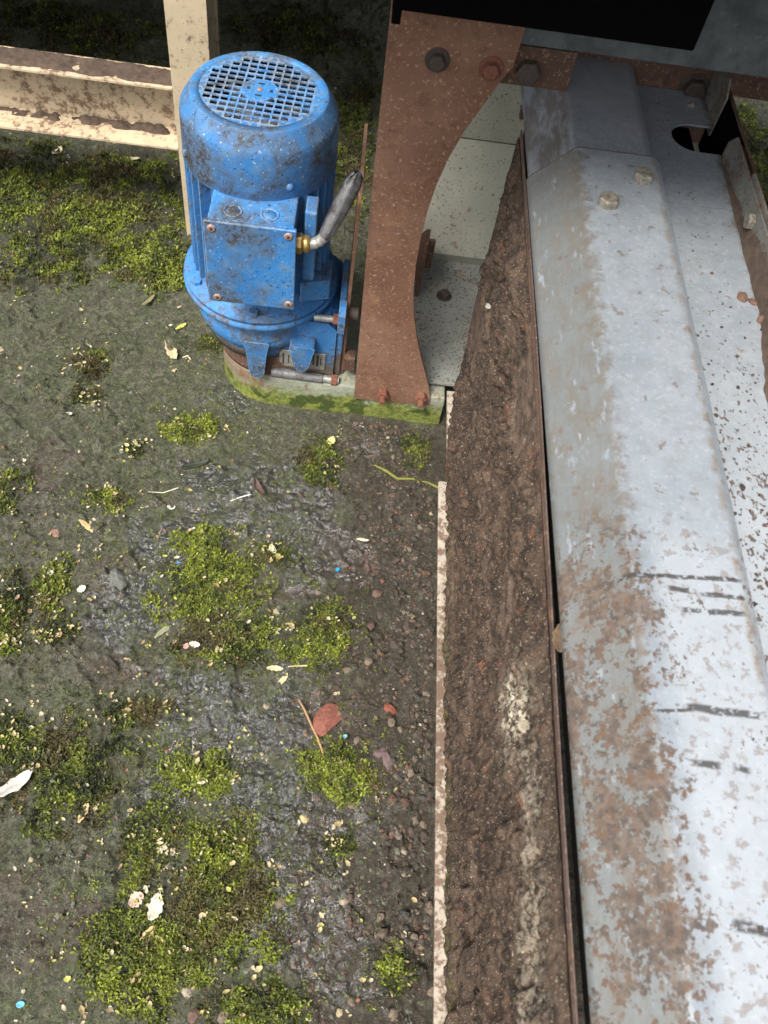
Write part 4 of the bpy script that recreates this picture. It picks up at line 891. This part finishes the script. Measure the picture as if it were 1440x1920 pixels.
def husks(name, n, seed, label):
    rng = np.random.default_rng(seed); wts = []
    us = np.concatenate([rng.uniform(-10, 830, n//3)]+[rng.normal(m[0], m[2]*.75, n//2//len(MOSS)+1) for m in MOSS+CARPET[:4]]); vs_ = np.concatenate([rng.uniform(250, 1930, n//3)]+[rng.normal(m[1], m[3]*.75, n//2//len(MOSS)+1) for m in MOSS+CARPET[:4]])
    keep = (us < 822) & (rng.random(len(us)) < np.where(us > 640, .3, 1.)) & ~((us > 335) & (us < 860) & (vs_ < 790))
    us, vs_ = us[keep], vs_[keep]; V = []; T = []; F = []
    pal = np.array([(.46, .37, .19), (.50, .42, .24), (.38, .29, .14), (.36, .35, .09), (.52, .47, .34), (.30, .21, .11)])
    for u, v in zip(us, vs_):
        p = atz(u, v)
        if .0 > p[1]: continue
        inm = float(moss_w(np.array([p[0]]), np.array([p[1]]), MOSS)[0])
        for q in range(1 if rng.random() < .55 else rng.integers(2, 5)):
            x = p[0]+rng.normal(0, .005)*(q > 0); y = p[1]+rng.normal(0, .005)*(q > 0)
            z = float(gz(np.array([x]), np.array([y]))[0])+.0012+.007*min(1, inm*1.3)*rng.random()**.5
            L = rng.gamma(4., .00075)+.0012; w = L*rng.uniform(.45, .9); a = rng.random()*6.28; c, s = math.cos(a), math.sin(a); cu = rng.uniform(.1, .6)
            o = len(V)
            for (i, j, h) in ((-1, -.25, .5), (-1, .25, .5), (-.2, -1, .35), (-.1, 0, 0), (-.2, 1, .35), (.9, -.5, .6), (1, .4, .5)):
                V.append((x+(i*L*c-j*w*s)*.6, y+(i*L*s+j*w*c)*.6, z+h*cu*L))
            F += [(o, o+2, o+3), (o, o+3, o+1), (o+1, o+3, o+4), (o+2, o+5, o+3), (o+3, o+5, o+6), (o+3, o+6, o+4)]
            T += [pal[rng.integers(0, 6)]*rng.uniform(.7, 1.1)]*7
    return tag(link(name, npmesh(name, V, F, np.array(T)), 'vleaf', kind='stuff'), label, 'husks')
husks('fallen_husks', 900, 5, 'tiny cream seed husks scattered over moss and silt')
# ------------------------------------------------------------------ small things on the conveyor
def webp(u, v, x=.2115): r = _ray(u, v); return np.array([0, 0, H])+r*(x/r[0])
def on_web(name, u, v, r, col, label, cat):
    p = webp(u, v); o = stone(name, 720, 960, r, col, label, cat, SM[int(u) % 8]); o.location = p; return o
on_web('lump', 987, 1362, .0085, (.42, .36, .27), 'pale lump stuck below the bird lime on the mud', 'lump')
on_web('chip', 850, 1608, .006, (.72, .66, .55), 'white chip stuck on the mud by the cream flange', 'chip')
on_web('pebble', 916, 573, .006, (.45, .42, .36), 'small pale pebble stuck high in the brown mud', 'pebble')
mb = MB().tube([tuple(webp(u, v, .2095)) for u, v in ((967, 1642), (970, 1665), (969, 1690), (964, 1715), (955, 1728), (948, 1738))], .0011, 8)
tag(build('wire_scrap', mb, 'wire'), 'bent black wire scrap lying against the mud', 'wire')
mb = MB().tube([tuple(webp(u, v, .2105)) for u, v in ((890, 1858), (897, 1885), (906, 1915))], .0016, 8)
tag(build('wire_scrap', mb, 'wire'), 'short straight dark wire scrap low on the mud', 'wire')
for (u, v, r, l) in ((1392, 556, .0085, 'brown dirt clod lying on the deck plate'), (1412, 566, .0060, 'small dirt clod beside a larger one on the deck'), (1428, 600, .0085, 'dirt clod at the dirty foot of the edge flange'), (1296, 198, .0075, 'pale dirt clod on the deck below the end plate')):
    stone('dirt_clod', u, v, r, (.15, .085, .06) if v > 300 else (.3, .26, .22), l, 'dirt clod', zb=zd)
n = 1500; x = RNG.uniform(.376, .486, n); y = RNG.uniform(.15, 1.1, n); k = RNG.random(n) < np.clip((1.0-y), .06, 1)**2; x, y = x[k], y[k]; n = len(x)
k = ~((x > .41) & (y > 1.02)); x, y = x[k], y[k]; n = len(x)
grit('deck_grit', np.stack([x, y, np.full(n, zd+.0002)], -1), RNG.gamma(2., .00045, n)+.0005, np.array([(.05, .035, .028), (.10, .065, .05)])[RNG.integers(0, 2, n)], 'dark crumbs of grit scattered on the galvanised deck', 'grit')
p0 = webp(1049, 1200, .232); o = leaf('dry_leaf', 1049, 1200, .028, .012, 1.4, (.16, .11, .07), 'brown leaf caught in the dark gap beside the cover', zbase=.61, curl=.4)
print('objects', len(bpy.data.objects))
